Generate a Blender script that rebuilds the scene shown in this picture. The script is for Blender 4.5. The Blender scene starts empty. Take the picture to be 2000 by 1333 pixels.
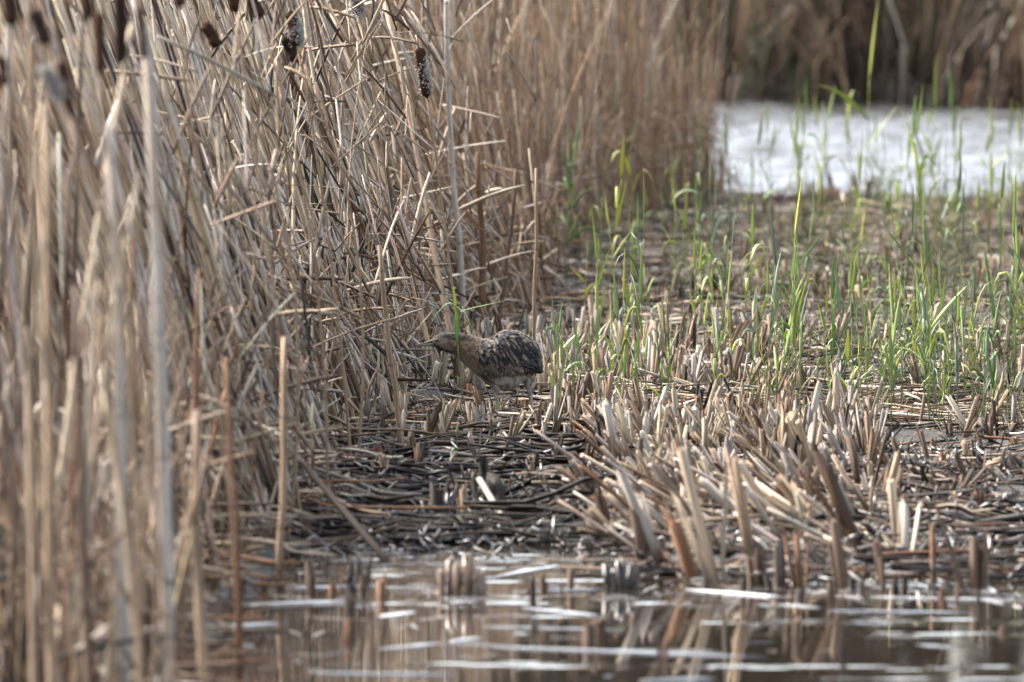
import bpy, math, random
import numpy as np
from mathutils import Vector
from mathutils.bvhtree import BVHTree

R = np.random.default_rng(11)
random.seed(11)
S = bpy.context.scene
COL = S.collection

# ------------------------------------------------------------------ camera
CAMH, FPX, TILT = 2.97, 2000 * 500 / 36.0, math.atan(1280 / (2000 * 500 / 36.0))
FOCUS = 57.6
cd = bpy.data.cameras.new('camera'); cam = bpy.data.objects.new('camera', cd); COL.objects.link(cam)
cam.location = (0, 0, CAMH); cam.rotation_euler = (math.pi / 2 - TILT, 0, 0)
cd.lens = 500; cd.sensor_width = 36; cd.clip_start = 1; cd.clip_end = 6000
cd.dof.use_dof = True; cd.dof.focus_distance = FOCUS; cd.dof.aperture_fstop = 5.6
S.camera = cam

# ------------------------------------------------------------------ sky, sun, exposure
SUN_EL, SUN_AZ = math.radians(46), math.radians(-53)      # azimuth from +Y, clockwise: high on the left, a little beyond the scene
w = bpy.data.worlds.new('World'); S.world = w; w.use_nodes = True
nt = w.node_tree; nt.nodes.clear()
sky = nt.nodes.new('ShaderNodeTexSky'); sky.sky_type = 'NISHITA'; sky.sun_disc = False
sky.sun_elevation = SUN_EL; sky.sun_rotation = SUN_AZ; sky.dust_density = 5.0; sky.air_density = 1.0; sky.ozone_density = 1.0
hs = nt.nodes.new('ShaderNodeHueSaturation'); hs.inputs['Saturation'].default_value = 0.62
bg = nt.nodes.new('ShaderNodeBackground'); bg.inputs[1].default_value = 0.15
wo = nt.nodes.new('ShaderNodeOutputWorld')
nt.links.new(sky.outputs[0], hs.inputs['Color']); nt.links.new(hs.outputs[0], bg.inputs[0]); nt.links.new(bg.outputs[0], wo.inputs[0])
ld = bpy.data.lights.new('sun', 'SUN'); ld.energy = 2.8; ld.angle = math.radians(9); ld.color = (1.0, .97, .925)
sun = bpy.data.objects.new('sun', ld); COL.objects.link(sun)
sd = Vector((math.sin(SUN_AZ) * math.cos(SUN_EL), math.cos(SUN_AZ) * math.cos(SUN_EL), math.sin(SUN_EL)))
sun.rotation_euler = sd.to_track_quat('Z', 'Y').to_euler(); sun.location = (-20, -20, 40)
S.view_settings.view_transform = 'Standard'; S.view_settings.look = 'None'
S.view_settings.exposure = 2.5; S.view_settings.gamma = 1.0
S.render.engine = 'CYCLES'
S.cycles.max_bounces = 6; S.cycles.diffuse_bounces = 1; S.cycles.glossy_bounces = 3; S.cycles.transmission_bounces = 3
S.cycles.use_denoising = True

# ------------------------------------------------------------------ pixel <-> world (photograph pixels, 2000 x 1333)
CT, ST = math.cos(TILT), math.sin(TILT)
def ray(px, py):
    x, v = (px - 1000) / FPX, (py - 666.5) / FPX
    return np.array([x, CT - v * ST, -ST - v * CT])
def G(px, py, z=0.0):
    r = ray(px, py); t = (z - CAMH) / r[2]
    return np.array([0, 0, CAMH]) + r * t
def AT(px, py, d):
    r = ray(px, py)
    return np.array([0, 0, CAMH]) + r * (d / r[1])
def proj(P):
    q = P - np.array([0, 0, CAMH])
    depth = q[..., 1] * CT - q[..., 2] * ST
    up = q[..., 1] * ST + q[..., 2] * CT
    return 1000 + FPX * q[..., 0] / depth, 666.5 - FPX * up / depth, depth
def wpx(d): return d / FPX                                  # metres per pixel at distance d

# ------------------------------------------------------------------ noise
def vnoise(x, y, z=0.0, seed=0):
    x, y, z = np.broadcast_arrays(np.asarray(x, float), np.asarray(y, float), np.asarray(z, float))
    xi, yi, zi = np.floor(x).astype(np.int64), np.floor(y).astype(np.int64), np.floor(z).astype(np.int64)
    fx, fy, fz = x - xi, y - yi, z - zi
    fx, fy, fz = [f * f * (3 - 2 * f) for f in (fx, fy, fz)]
    def h(a, b, c):
        n = (a * 374761393 + b * 668265263 + c * 2147483647 + seed * 974711) & 0xffffffff
        n = ((n ^ (n >> 13)) * 1274126177) & 0xffffffff
        return ((n ^ (n >> 16)) & 0xffff) / 65535.0
    r = 0
    for a in (0, 1):
        for b in (0, 1):
            for c in (0, 1):
                r = r + h(xi + a, yi + b, zi + c) * (fx if a else 1 - fx) * (fy if b else 1 - fy) * (fz if c else 1 - fz)
    return r
def sstep(a, b, x):
    t = np.clip((x - a) / (b - a), 0, 1); return t * t * (3 - 2 * t)
def unit(v): return v / np.maximum(np.linalg.norm(v, axis=-1, keepdims=True), 1e-9)

# ------------------------------------------------------------------ materials
def mat_new(name):
    m = bpy.data.materials.new(name); m.use_nodes = True
    n = m.node_tree.nodes; l = m.node_tree.links
    return m, n, l, n['Principled BSDF']
def nd(n, t, **k):
    o = n.new(t)
    for a, b in k.items():
        if a in o.inputs: o.inputs[a].default_value = b
        else: setattr(o, a, b)
    return o
def fibre_mat(name, rough, spec, amp=.55, trans=0.0, bump=.25):
    m, n, l, p = mat_new(name)
    col = nd(n, 'ShaderNodeAttribute', attribute_name='Col'); fib = nd(n, 'ShaderNodeAttribute', attribute_name='fib')
    mp = nd(n, 'ShaderNodeMapping'); mp.inputs['Scale'].default_value = (4.0, 4.0, 9.0)
    l.new(fib.outputs['Vector'], mp.inputs['Vector'])
    a = nd(n, 'ShaderNodeTexNoise', Scale=1.3, Detail=3.0, Roughness=.65); l.new(mp.outputs[0], a.inputs['Vector'])
    mp2 = nd(n, 'ShaderNodeMapping'); mp2.inputs['Scale'].default_value = (1.0, 1.0, 16.0)
    l.new(fib.outputs['Vector'], mp2.inputs['Vector'])
    b = nd(n, 'ShaderNodeTexNoise', Scale=1.0, Detail=4.0, Roughness=.7); l.new(mp2.outputs[0], b.inputs['Vector'])
    r1 = nd(n, 'ShaderNodeMapRange'); r1.inputs[1].default_value = .3; r1.inputs[2].default_value = .7
    r1.inputs[3].default_value = 1 - amp; r1.inputs[4].default_value = 1 + amp * .45; l.new(a.outputs['Fac'], r1.inputs[0])
    r2 = nd(n, 'ShaderNodeMapRange'); r2.inputs[1].default_value = .3; r2.inputs[2].default_value = .62
    r2.inputs[3].default_value = 1 - amp * .75; r2.inputs[4].default_value = 1.1; l.new(b.outputs['Fac'], r2.inputs[0])
    mu = nd(n, 'ShaderNodeMath', operation='MULTIPLY'); l.new(r1.outputs[0], mu.inputs[0]); l.new(r2.outputs[0], mu.inputs[1])
    if name == 'dry_reed':                    # joints and mould specks along the stem
        sx = nd(n, 'ShaderNodeSeparateXYZ'); l.new(fib.outputs['Vector'], sx.inputs[0])
        k1 = nd(n, 'ShaderNodeMath', operation='MULTIPLY'); k1.inputs[1].default_value = 11.0; l.new(sx.outputs[2], k1.inputs[0])
        k2 = nd(n, 'ShaderNodeMath', operation='FRACT'); l.new(k1.outputs[0], k2.inputs[0])
        k3 = nd(n, 'ShaderNodeMapRange'); k3.inputs[1].default_value = 0.0; k3.inputs[2].default_value = .05; k3.inputs[3].default_value = .5; k3.inputs[4].default_value = 1.0
        l.new(k2.outputs[0], k3.inputs[0])
        mp3 = nd(n, 'ShaderNodeMapping'); mp3.inputs['Scale'].default_value = (2.0, 2.0, 120.0); l.new(fib.outputs['Vector'], mp3.inputs['Vector'])
        sp3 = nd(n, 'ShaderNodeTexNoise', Scale=1.0, Detail=2.0); l.new(mp3.outputs[0], sp3.inputs['Vector'])
        k4 = nd(n, 'ShaderNodeMapRange'); k4.inputs[1].default_value = .60; k4.inputs[2].default_value = .68; k4.inputs[3].default_value = 1.0; k4.inputs[4].default_value = .5
        l.new(sp3.outputs['Fac'], k4.inputs[0])
        k5 = nd(n, 'ShaderNodeMath', operation='MULTIPLY'); l.new(k3.outputs[0], k5.inputs[0]); l.new(k4.outputs[0], k5.inputs[1])
        k6 = nd(n, 'ShaderNodeMath', operation='MULTIPLY'); l.new(k5.outputs[0], k6.inputs[0]); l.new(mu.outputs[0], k6.inputs[1]); mu = k6
    vm = nd(n, 'ShaderNodeVectorMath', operation='SCALE'); l.new(col.outputs['Color'], vm.inputs[0]); l.new(mu.outputs[0], vm.inputs['Scale'])
    l.new(vm.outputs[0], p.inputs['Base Color'])
    p.inputs['Roughness'].default_value = rough; p.inputs['Specular IOR Level'].default_value = spec
    bp = nd(n, 'ShaderNodeBump', Strength=bump, Distance=.004); l.new(a.outputs['Fac'], bp.inputs['Height']); l.new(bp.outputs[0], p.inputs['Normal'])
    if trans:
        tr = n.new('ShaderNodeBsdfTranslucent'); mx = nd(n, 'ShaderNodeMixShader'); mx.inputs[0].default_value = trans
        l.new(vm.outputs[0], tr.inputs[0]); l.new(p.outputs[0], mx.inputs[1]); l.new(tr.outputs[0], mx.inputs[2])
        l.new(mx.outputs[0], n['Material Output'].inputs[0])
    return m
M_DRY = fibre_mat('dry_reed', .72, .25)
M_STUB = fibre_mat('cut_reed', .8, .2, amp=.6, bump=.4)
M_WET = fibre_mat('wet_reed', .36, .45, amp=.5)
M_DAMP = fibre_mat('damp_reed', .72, .12, amp=.55)
M_GREEN = fibre_mat('green_leaf', .5, .35, amp=.22, trans=.5, bump=.1)
M_HEAD = fibre_mat('seed_head', .95, .05, amp=.6, bump=.6)
M_FLUFF = fibre_mat('seed_fluff', .95, .05, amp=.35, trans=.2, bump=.6)
M_PLUME = fibre_mat('plumage', .75, .2, amp=.3, bump=.3)
M_HORN = fibre_mat('horn', .45, .4, amp=.2, bump=.05)

def mud_mat():
    m, n, l, p = mat_new('mud')
    tc = nd(n, 'ShaderNodeTexCoord')
    a = nd(n, 'ShaderNodeTexNoise', Scale=6.0, Detail=8.0, Roughness=.7); l.new(tc.outputs['Object'], a.inputs['Vector'])
    mp = nd(n, 'ShaderNodeMapping'); mp.inputs['Scale'].default_value = (12, 60, 30); l.new(tc.outputs['Object'], mp.inputs['Vector'])
    b = nd(n, 'ShaderNodeTexNoise', Scale=1.0, Detail=4.0); l.new(mp.outputs[0], b.inputs['Vector'])
    cr = nd(n, 'ShaderNodeValToRGB'); e = cr.color_ramp.elements
    e[0].position = .3; e[0].color = (.006, .0045, .0035, 1); e[1].position = .75; e[1].color = (.032, .025, .019, 1)
    mx = nd(n, 'ShaderNodeMix'); mx.inputs[0].default_value = .5
    l.new(a.outputs['Fac'], mx.inputs[2]); l.new(b.outputs['Fac'], mx.inputs[3]); l.new(mx.outputs[0], cr.inputs[0])
    l.new(cr.outputs[0], p.inputs['Base Color'])
    rr = nd(n, 'ShaderNodeMapRange'); rr.inputs[3].default_value = .6; rr.inputs[4].default_value = 1.0; p.inputs['Specular IOR Level'].default_value = .2
    l.new(a.outputs['Fac'], rr.inputs[0]); l.new(rr.outputs[0], p.inputs['Roughness'])
    bp = nd(n, 'ShaderNodeBump', Strength=.7, Distance=.03); l.new(mx.outputs[0], bp.inputs['Height']); l.new(bp.outputs[0], p.inputs['Normal'])
    return m
M_MUD = mud_mat()

def water_mat(name, ripples, patch, rough, base):
    m, n, l, p = mat_new(name)
    p.inputs['Base Color'].default_value = base; p.inputs['Roughness'].default_value = rough
    p.inputs['IOR'].default_value = 1.33; p.inputs['Specular IOR Level'].default_value = .5
    tc = nd(n, 'ShaderNodeTexCoord')
    h = None
    for sc, de, (sx, sy) in ripples:
        mp = nd(n, 'ShaderNodeMapping'); mp.inputs['Scale'].default_value = (sx, sy, 1); l.new(tc.outputs['Object'], mp.inputs['Vector'])
        t = nd(n, 'ShaderNodeTexNoise', Scale=sc, Detail=3.0, Roughness=.55); l.new(mp.outputs[0], t.inputs['Vector'])
        k = nd(n, 'ShaderNodeMath', operation='MULTIPLY'); k.inputs[1].default_value = de; l.new(t.outputs['Fac'], k.inputs[0])
        if h is None: h = k
        else:
            ad = nd(n, 'ShaderNodeMath', operation='ADD'); l.new(h.outputs[0], ad.inputs[0]); l.new(k.outputs[0], ad.inputs[1]); h = ad
    bp = nd(n, 'ShaderNodeBump', Strength=1.0, Distance=1.0)
    if patch:
        mp = nd(n, 'ShaderNodeMapping'); mp.inputs['Scale'].default_value = patch; l.new(tc.outputs['Object'], mp.inputs['Vector'])
        t = nd(n, 'ShaderNodeTexNoise', Scale=1.0, Detail=3.0); l.new(mp.outputs[0], t.inputs['Vector'])
        r = nd(n, 'ShaderNodeMapRange'); r.inputs[1].default_value = .52; r.inputs[2].default_value = .66; r.inputs[3].default_value = .05; r.inputs[4].default_value = 1.0
        l.new(t.outputs['Fac'], r.inputs[0])
        k = nd(n, 'ShaderNodeMath', operation='MULTIPLY'); l.new(h.outputs[0], k.inputs[0]); l.new(r.outputs[0], k.inputs[1]); h = k
    l.new(h.outputs[0], bp.inputs['Height']); l.new(bp.outputs[0], p.inputs['Normal'])
    return m
M_POND = water_mat('pond_water', [(20, .0001, (.5, 1.6))], None, .015, (.014, .011, .008, 1))
M_LAKE = water_mat('lake_water', [(13, .012, (.6, 1.2))], None, .08, (.03, .03, .028, 1))

# ------------------------------------------------------------------ mesh building
def mesh_of(name, V, quads, caps, col, fib, mat, smooth=True):
    """V (n,3); quads (m,4); caps (k,s) polygons; per-vertex colour and fibre coordinate."""
    me = bpy.data.meshes.new(name)
    nq, nc = len(quads), 0 if caps is None else len(caps)
    s = 0 if nc == 0 else caps.shape[1]
    me.vertices.add(len(V)); me.vertices.foreach_set('co', np.ascontiguousarray(V, dtype=np.float32).ravel())
    idx = quads.ravel() if nc == 0 else np.concatenate([quads.ravel(), caps.ravel()])
    me.loops.add(len(idx)); me.loops.foreach_set('vertex_index', idx.astype(np.int32))
    st = np.arange(nq) * 4
    if nc: st = np.concatenate([st, nq * 4 + np.arange(nc) * s])
    me.polygons.add(nq + nc); me.polygons.foreach_set('loop_start', st.astype(np.int32))
    if smooth:
        f = np.ones(nq + nc, dtype=bool); f[nq:] = False
        me.polygons.foreach_set('use_smooth', f)
    a = me.attributes.new('Col', 'FLOAT_COLOR', 'POINT')
    c4 = np.ones((len(V), 4), np.float32); c4[:, :3] = col; a.data.foreach_set('color', c4.ravel())
    b = me.attributes.new('fib', 'FLOAT_VECTOR', 'POINT'); b.data.foreach_set('vector', np.ascontiguousarray(fib, dtype=np.float32).ravel())
    me.update(calc_edges=True)
    me.materials.append(mat)
    return me

class Batch:
    """N tubes of K rings and s sides; `per` consecutive tubes make one thing."""
    def __init__(self, paths, rad, s, flat, col, side=None, jag=None, per=1, meta=None):
        self.P, self.r, self.s, self.flat, self.col, self.per, self.jag = paths, rad, s, flat, col, per, jag
        N = len(paths); self.N = N
        self.side = R.normal(size=(N, 3)) if side is None else side
        self.seed = R.random(N) * 200
        self.meta = meta if meta is not None else [None] * (N // per)
    def verts(self, ix):
        P, r, s = self.P[ix], self.r[ix], self.s
        n, K = P.shape[:2]
        Q = P + np.linspace(0, 1e-5, K)[None, :, None] * unit(P[:, -1:] - P[:, :1] + 1e-7)
        T = np.gradient(Q, axis=1); T = unit(T)
        A = np.repeat(self.side[ix][:, None], K, 1); A = unit(A - (A * T).sum(-1, keepdims=True) * T); B = np.cross(T, A)
        th = np.arange(s) * 2 * math.pi / s
        c, sn = np.cos(th), np.sin(th)
        fl = np.asarray(self.flat)[ix] if np.ndim(self.flat) else self.flat
        fl = np.reshape(fl, (-1, 1, 1, 1)) if np.ndim(fl) else fl
        V = P[:, :, None] + r[:, :, None, None] * (A[:, :, None] * c[None, None, :, None] + fl * B[:, :, None] * sn[None, None, :, None])
        if self.jag is not None:
            V = V + self.jag[ix][..., None] * T[:, :, None]
        L = np.concatenate([np.zeros((n, 1)), np.cumsum(np.linalg.norm(np.diff(P, axis=1), axis=-1), 1)], 1)
        fib = np.empty((n, K, s, 3))
        fib[..., 0] = c * 1.0 + self.seed[ix][:, None, None]; fib[..., 1] = sn; fib[..., 2] = L[:, :, None] * .25 + self.seed[ix][:, None, None]
        C = self.col[ix]
        if C.ndim == 2: C = np.repeat(C[:, None], K, 1)
        C = np.repeat(C[:, :, None], s, 2)
        base = (np.arange(n) * K * s)[:, None, None]
        k, j = np.arange(K - 1)[None, :, None] * s, np.arange(s)[None, None, :]
        j2 = (j + 1) % s
        q = np.stack([base + k + j, base + k + j2, base + k + s + j2, base + k + s + j], -1).reshape(-1, 4)
        cap0 = (base[:, :, 0] + np.arange(s)[::-1][None]); cap1 = (base[:, :, 0] + (K - 1) * s + np.arange(s)[None])
        return V.reshape(-1, 3), q, np.concatenate([cap0, cap1]), C.reshape(-1, 3), fib.reshape(-1, 3)
    def tubes(self, things):
        return (np.asarray(things)[:, None] * self.per + np.arange(self.per)[None]).ravel()
    def mesh(self, name, things, mat, origin=None):
        V, q, cp, C, F = self.verts(self.tubes(things))
        if origin is not None: V = V - origin
        return mesh_of(name, V, q, cp, C, F, mat)

def link(name, data, loc=(0, 0, 0), parent=None, **props):
    o = bpy.data.objects.new(name, data); COL.objects.link(o); o.location = loc
    if parent is not None: o.parent = parent
    for k, v in props.items():
        if v is not None: o[k] = v
    return o

def visible_score(batches, cell=3, samples=28):
    """how much of each thing shows in the picture, by a coarse depth buffer over the centre lines"""
    px, py, dp, own, wt = [], [], [], [], []
    off = 0; offs = []
    for b in batches:
        offs.append(off)
        K = b.P.shape[1]
        t = np.linspace(0, K - 1, samples); i0 = np.minimum(t.astype(int), K - 2); f = (t - i0)[None, :, None]
        Q = b.P[:, i0] * (1 - f) + b.P[:, i0 + 1] * f
        rr = b.r[:, i0] * (1 - f[..., 0]) + b.r[:, i0 + 1] * f[..., 0]
        x, y, d = proj(Q)
        L = np.linalg.norm(np.diff(b.P, axis=1), axis=-1).sum(1)
        o = np.repeat((np.arange(b.N) // b.per + off)[:, None], samples, 1)
        px.append(x.ravel()); py.append(y.ravel()); dp.append(d.ravel()); own.append(o.ravel())
        wt.append((rr * L[:, None] / d ** 2).ravel())
        off += b.N // b.per
    px, py, dp, own, wt = map(np.concatenate, (px, py, dp, own, wt))
    ok = (px >= 0) & (px < 2000) & (py >= 0) & (py < 1333)
    cid = (py // cell).astype(int) * 1000 + (px // cell).astype(int)
    ii = np.nonzero(ok)[0]; ii = ii[np.lexsort((dp[ii], cid[ii]))]
    first = np.ones(len(ii), bool); first[1:] = cid[ii][1:] != cid[ii][:-1]
    win = ii[first]
    sc = np.bincount(own[win], weights=wt[win], minlength=off)
    return [sc[o:o + b.N // b.per] for o, b in zip(offs, batches)]

PAL = {'pale': (.41, .318, .218), 'grey': (.40, .342, .28), 'tan': (.265, .182, .112), 'brown': (.10, .063, .040), 'rust': (.145, .07, .033), 'dark': (.025, .019, .015), 'gold': (.27, .165, .085)}
WORD = {'pale': 'pale straw', 'grey': 'bleached grey', 'tan': 'tan', 'brown': 'brown', 'rust': 'rusty brown', 'dark': 'blackened', 'gold': 'golden brown'}
NAMES = list(PAL)
def pick(n, weights):
    p = np.zeros(len(NAMES)); p[:len(weights)] = weights; p /= p.sum()
    k = R.choice(len(p), n, p=p)
    c = np.array([PAL[x] for x in NAMES])[k]
    c = c * R.uniform(.62, 1.25, (n, 1)) * R.uniform(.95, 1.05, (n, 3))
    return k, np.clip(c, .01, .75)

def polyline(base, L, lean, curv, K, kink_p=0.0, kink_lo=.3, droop=1.0):
    """rising paths: start direction `lean` (x,y,1), bending by curv, some of them snapped over"""
    n = len(base)
    t = np.linspace(0, 1, K - 1)[None, :, None]
    D = np.concatenate([lean, np.ones((n, 1))], 1)[:, None] + np.concatenate([curv, np.zeros((n, 1))], 1)[:, None] * t
    D = unit(D)
    if kink_p:
        kk = R.random(n) < kink_p; tk = R.uniform(kink_lo, .85, n)
        a = R.uniform(0, 2 * math.pi, n)
        d2 = np.stack([np.cos(a) * .7, np.sin(a) * .5, R.uniform(-1.7, .1, n) * droop], -1); d2 = unit(d2)
        m = kk[:, None] & (t[..., 0] > tk[:, None])
        D = np.where(m[..., None], d2[:, None], D)
    seg = (L / (K - 1))[:, None, None] * D
    return np.concatenate([base[:, None], base[:, None] + np.cumsum(seg, 1)], 1)

# ------------------------------------------------------------------ lie of the land
def poly_world(pts): return np.array([G(*p)[:2] for p in pts])
SHORE = poly_world([(-3000, 1330), (300, 1330), (430, 1280), (520, 1140), (640, 1045), (800, 985), (1000, 990), (1120, 1060), (1300, 1130), (1500, 1140), (1690, 1130), (1790, 1075), (2000, 1050), (4000, 1040)])
BED = poly_world([(340, 1900), (270, 1500), (310, 1300), (350, 1230), (410, 1150), (530, 1060), (600, 970), (650, 880), (770, 820), (830, 720), (900, 668), (1020, 645), (1060, 600), (1090, 520), (1200, 450), (1410, 398), (1425, 380)])
def shore_y(x): return np.interp(x, SHORE[:, 0], SHORE[:, 1])
def bed_x(y): return np.interp(y, BED[:, 1], BED[:, 0])
LAKE0 = 82.6
def bank_y(x): return 103.4 - 1.35 * np.clip(x - 1.4, -2, 4) + (vnoise(x * .7, 3, 0, 8) - .5) * 1.0
def land(x, y):
    n = vnoise(x * 2.2, y * 2.2, 0, 3) - .5; n2 = vnoise(x * 7, y * 7, 0, 4) - .5
    a = sstep(-.25, 1.1, y - shore_y(x) + n * .9)
    h = -.14 + .185 * a + (n * .05 + n2 * .03) * a
    b = sstep(-.9, .3, y - (LAKE0 - .2 - np.clip(x - 1.5, 0, 3) * .35 + (vnoise(x * 1.6, 0, 0, 9) - .5) * 3.2))
    h = h * (1 - b) + b * (-.3)
    c = sstep(-.3, .8, y - bank_y(x))
    return h * (1 - c) + c * (.12 + .06 * n)

def make_ground():
    def grow(a0, a1, st, far): return np.concatenate([-np.array(far)[::-1] + a0, np.arange(a0, a1, st), np.array(far) + a1])
    far = [2, 6, 15, 40, 120, 400, 1500, 4000]
    xs = grow(-5, 6, .13, far); ys = np.concatenate([[-4000, -800, -100, -10, 10, 20], np.arange(36, 106, .13), np.array(far) + 106])
    X, Y = np.meshgrid(xs, ys); Z = land(X, Y)
    V = np.stack([X, Y, Z], -1).reshape(-1, 3); nx, ny = len(xs), len(ys)
    i = (np.arange(ny - 1)[:, None] * nx + np.arange(nx - 1)[None]).ravel()
    q = np.stack([i, i + 1, i + nx + 1, i + nx], -1)
    me = mesh_of('ground', V, q, None, np.full((len(V), 3), .1), V, M_MUD)
    link('ground', me, kind='structure')
make_ground()
def sheet(name, x0, x1, y0, y1, z, mat):
    V = np.array([[x0, y0, z], [x1, y0, z], [x1, y1, z], [x0, y1, z]], float)
    link(name, mesh_of(name, V, np.array([[0, 1, 2, 3]]), None, np.full((4, 3), .05), V, mat), kind='structure')
def wave_sheet(name, xs, ys, x0, x1, trains, mask, z0, mat):
    X, Y = np.meshgrid(xs, ys); Z = np.zeros_like(X)
    for i, (lam, a, amp) in enumerate(trains):
        k = 2 * math.pi / lam
        ph = (X * math.sin(a) + Y * math.cos(a)) * k + R.uniform(0, 6.28) + 2.5 * vnoise(X * .35 / lam, Y * .35 / lam, i, 70)
        Z += amp * (1 - np.abs(np.sin(ph / 2)) * 2)
    Z *= mask(X, Y) * ((X > x0) & (X < x1))
    V = np.stack([X, Y, Z + z0], -1).reshape(-1, 3); nx, ny = len(xs), len(ys)
    i = (np.arange(ny - 1)[:, None] * nx + np.arange(nx - 1)[None]).ravel()
    link(name, mesh_of(name, V, np.stack([i, i + 1, i + nx + 1, i + nx], -1), None, np.full((len(V), 3), .05), V, mat), kind='structure')
def ruffled(X, Y):                            # calm pond with bands of wind-ruffled water
    m = .40 * sstep(.76, .82, vnoise(X * .8 + 3, Y * 6.0, 0, 91)) * (.15 + .85 * sstep(.35, .6, vnoise(X * 4, Y * 7, 0, 94)))
    px, py, _ = proj(np.stack([X, Y, X * 0], -1))
    m = np.maximum(m, .32 * sstep(.54, .66, vnoise(X * 3.4, Y * 8, 0, 92)) * sstep(600, 700, px) * sstep(1160, 1060, px) * sstep(1030, 1060, py) * sstep(1145, 1120, py))
    m = np.maximum(m, .3 * sstep(.55, .65, vnoise(X * 3.5, Y * 7, 0, 93)) * sstep(1730, 1790, px) * sstep(1170, 1150, py))
    return .008 + m
wave_sheet('pond_water', np.concatenate([[-60, -10, -4], np.arange(-2.2, 2.6, .055), [4, 10, 60]]), np.concatenate([[2, 20, 34], np.arange(40.5, 55, .02), [60]]), -2.1, 2.5,
           [(R.uniform(.07, .22), R.normal(0, .6), R.uniform(.0006, .0016)) for i in range(12)], ruffled, 0.0, M_POND)
wave_sheet('lake_water', np.concatenate([[-300, -60, -15, -6], np.arange(-2, 6.5, .09), [11, 20, 60, 300]]), np.arange(80.5, 105, .036), -2.1, 6.6,
           [(l_, R.normal(0, .55), l_ * .019) for l_ in R.uniform(.16, .42, 16)], lambda X, Y: 1.0, -.03, M_LAKE)

# ------------------------------------------------------------------ standing reed bed
BIRD = G(973, 814, .035)
def scatter_bed(n, y0, y1, edge_bias, left_pad=.5):
    """points inside the reed bed, denser by its open edge"""
    y = R.uniform(y0, y1, n); xe = bed_x(y) + R.normal(0, .05, n)
    xl = -(1000 * y / FPX) - left_pad
    u = R.random(n); inner = R.random(n) < edge_bias
    x = np.where(inner, xe - R.exponential(.35, n), xe - u * (xe - xl))
    x = np.maximum(x, xl)
    return np.stack([x, y, land(x, y) - .03], -1)
def bed_lean(b):
    x, y, _ = proj(b); y = b[:, 1]
    mid = sstep(44, 50, y) * (1 - sstep(63, 74, y))
    lx = -.36 * mid - .03
    lx = lx * sstep(-700, 250, proj(b)[0]) - .01
    lx = lx + R.normal(0, .09, len(b)) * (1 - sstep(46, 48, y))
    lx = np.where(y < 50, np.minimum(lx, .05), lx)
    return np.stack([lx + R.normal(0, .055, len(b)) * (1 - .3 * sstep(62, 72, y)), R.normal(0, .06, len(b))], -1)

def stems(n, y0, y1, bias, h0, h1, weights, w0, w1, broken):
    b = scatter_bed(n, y0, y1, bias); L = R.uniform(h0, h1, n)
    pxb = proj(b)[0]; br = R.random(n) < broken + (b[:, 1] < 48) * .5 * sstep(60, 260, pxb); L = np.where(br, L * R.uniform(.15, .65, n), L)
    L = np.where(b[:, 1] > 65, L * np.clip(.22 + (bed_x(b[:, 1]) - b[:, 0]) / .7 + R.normal(0, .12, n), .15, 1), L)
    P = polyline(b, L, bed_lean(b), R.normal(0, .09, (n, 2)), 7, kink_p=.06, kink_lo=.65)
    k, c = pick(n, weights)
    r = R.uniform(w0, w1, n)[:, None] * np.linspace(1.05, .5, 7)[None]
    t = np.linspace(0, 1, 7)[None, :, None]
    base = np.array(PAL['rust']) * .75
    mixv = (R.random(n) ** np.where(b[:, 1] < 50, .55, 2))[:, None, None] * np.clip(1 - t * (L[:, None, None] / np.where(b[:, 1] < 50, .75, .5)[:, None, None]), 0, 1)
    C = c[:, None] * (1 - mixv) + base * mixv
    return P, r, C, k, br
def blades(n, y0, y1, bias, weights, l0, l1, w0, w1):
    b = scatter_bed(n, y0, y1, bias); L = R.uniform(l0, l1, n)
    L = np.where(b[:, 1] > 65, L * np.clip(.2 + (bed_x(b[:, 1]) - b[:, 0]) / .7 + R.normal(0, .12, n), .12, 1), L)
    P = polyline(b, L, bed_lean(b) * 1.25 + R.normal(0, .10, (n, 2)) * np.where(b[:, 1] < 50, .5, 1)[:, None], R.normal(0, .3, (n, 2)), 8, kink_p=.34, kink_lo=.55)
    k, c = pick(n, weights)
    r = R.uniform(w0, w1, n)[:, None] * np.array([.8, 1, 1, .95, .85, .7, .5, .2])[None]
    return P, r, np.repeat(c[:, None], 8, 1), k
def thatch(n, y0, y1, weights, zmax):
    """snapped leaves and stems that have fallen across the others, low down in the bed"""
    b = scatter_bed(n, y0, y1, .8); b[:, 2] += R.random(n) ** 1.7 * zmax
    L = R.uniform(.10, .50, n) * R.uniform(.6, 1.2, n); flatp = R.random(n) < (.3 if zmax < 1.2 else .14)
    d = np.stack([R.normal(-.25, .45, n), R.normal(0, .35, n), np.ones(n)], -1)
    d[flatp] = np.stack([R.choice([-1, 1], flatp.sum()), R.normal(0, .5, flatp.sum()), R.normal(.1, .45, flatp.sum())], -1)
    d = unit(d); K = 6
    t = np.linspace(0, 1, K)[None, :, None]
    P = b[:, None] + d[:, None] * L[:, None, None] * (t - .5) + np.array([0, 0, -1.0]) * (t - .5) ** 2 * R.uniform(0, .25, n)[:, None, None] * L[:, None, None]
    P[..., 2] = np.maximum(P[..., 2], land(P[..., 0], P[..., 1]) + .004)
    k, c = pick(n, weights)
    r = R.uniform(.0035, .0105, n)[:, None] * np.array([.8, 1, 1, 1, .9, .5])[None]
    return P, r, np.repeat(c[:, None], K, 1), k

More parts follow.
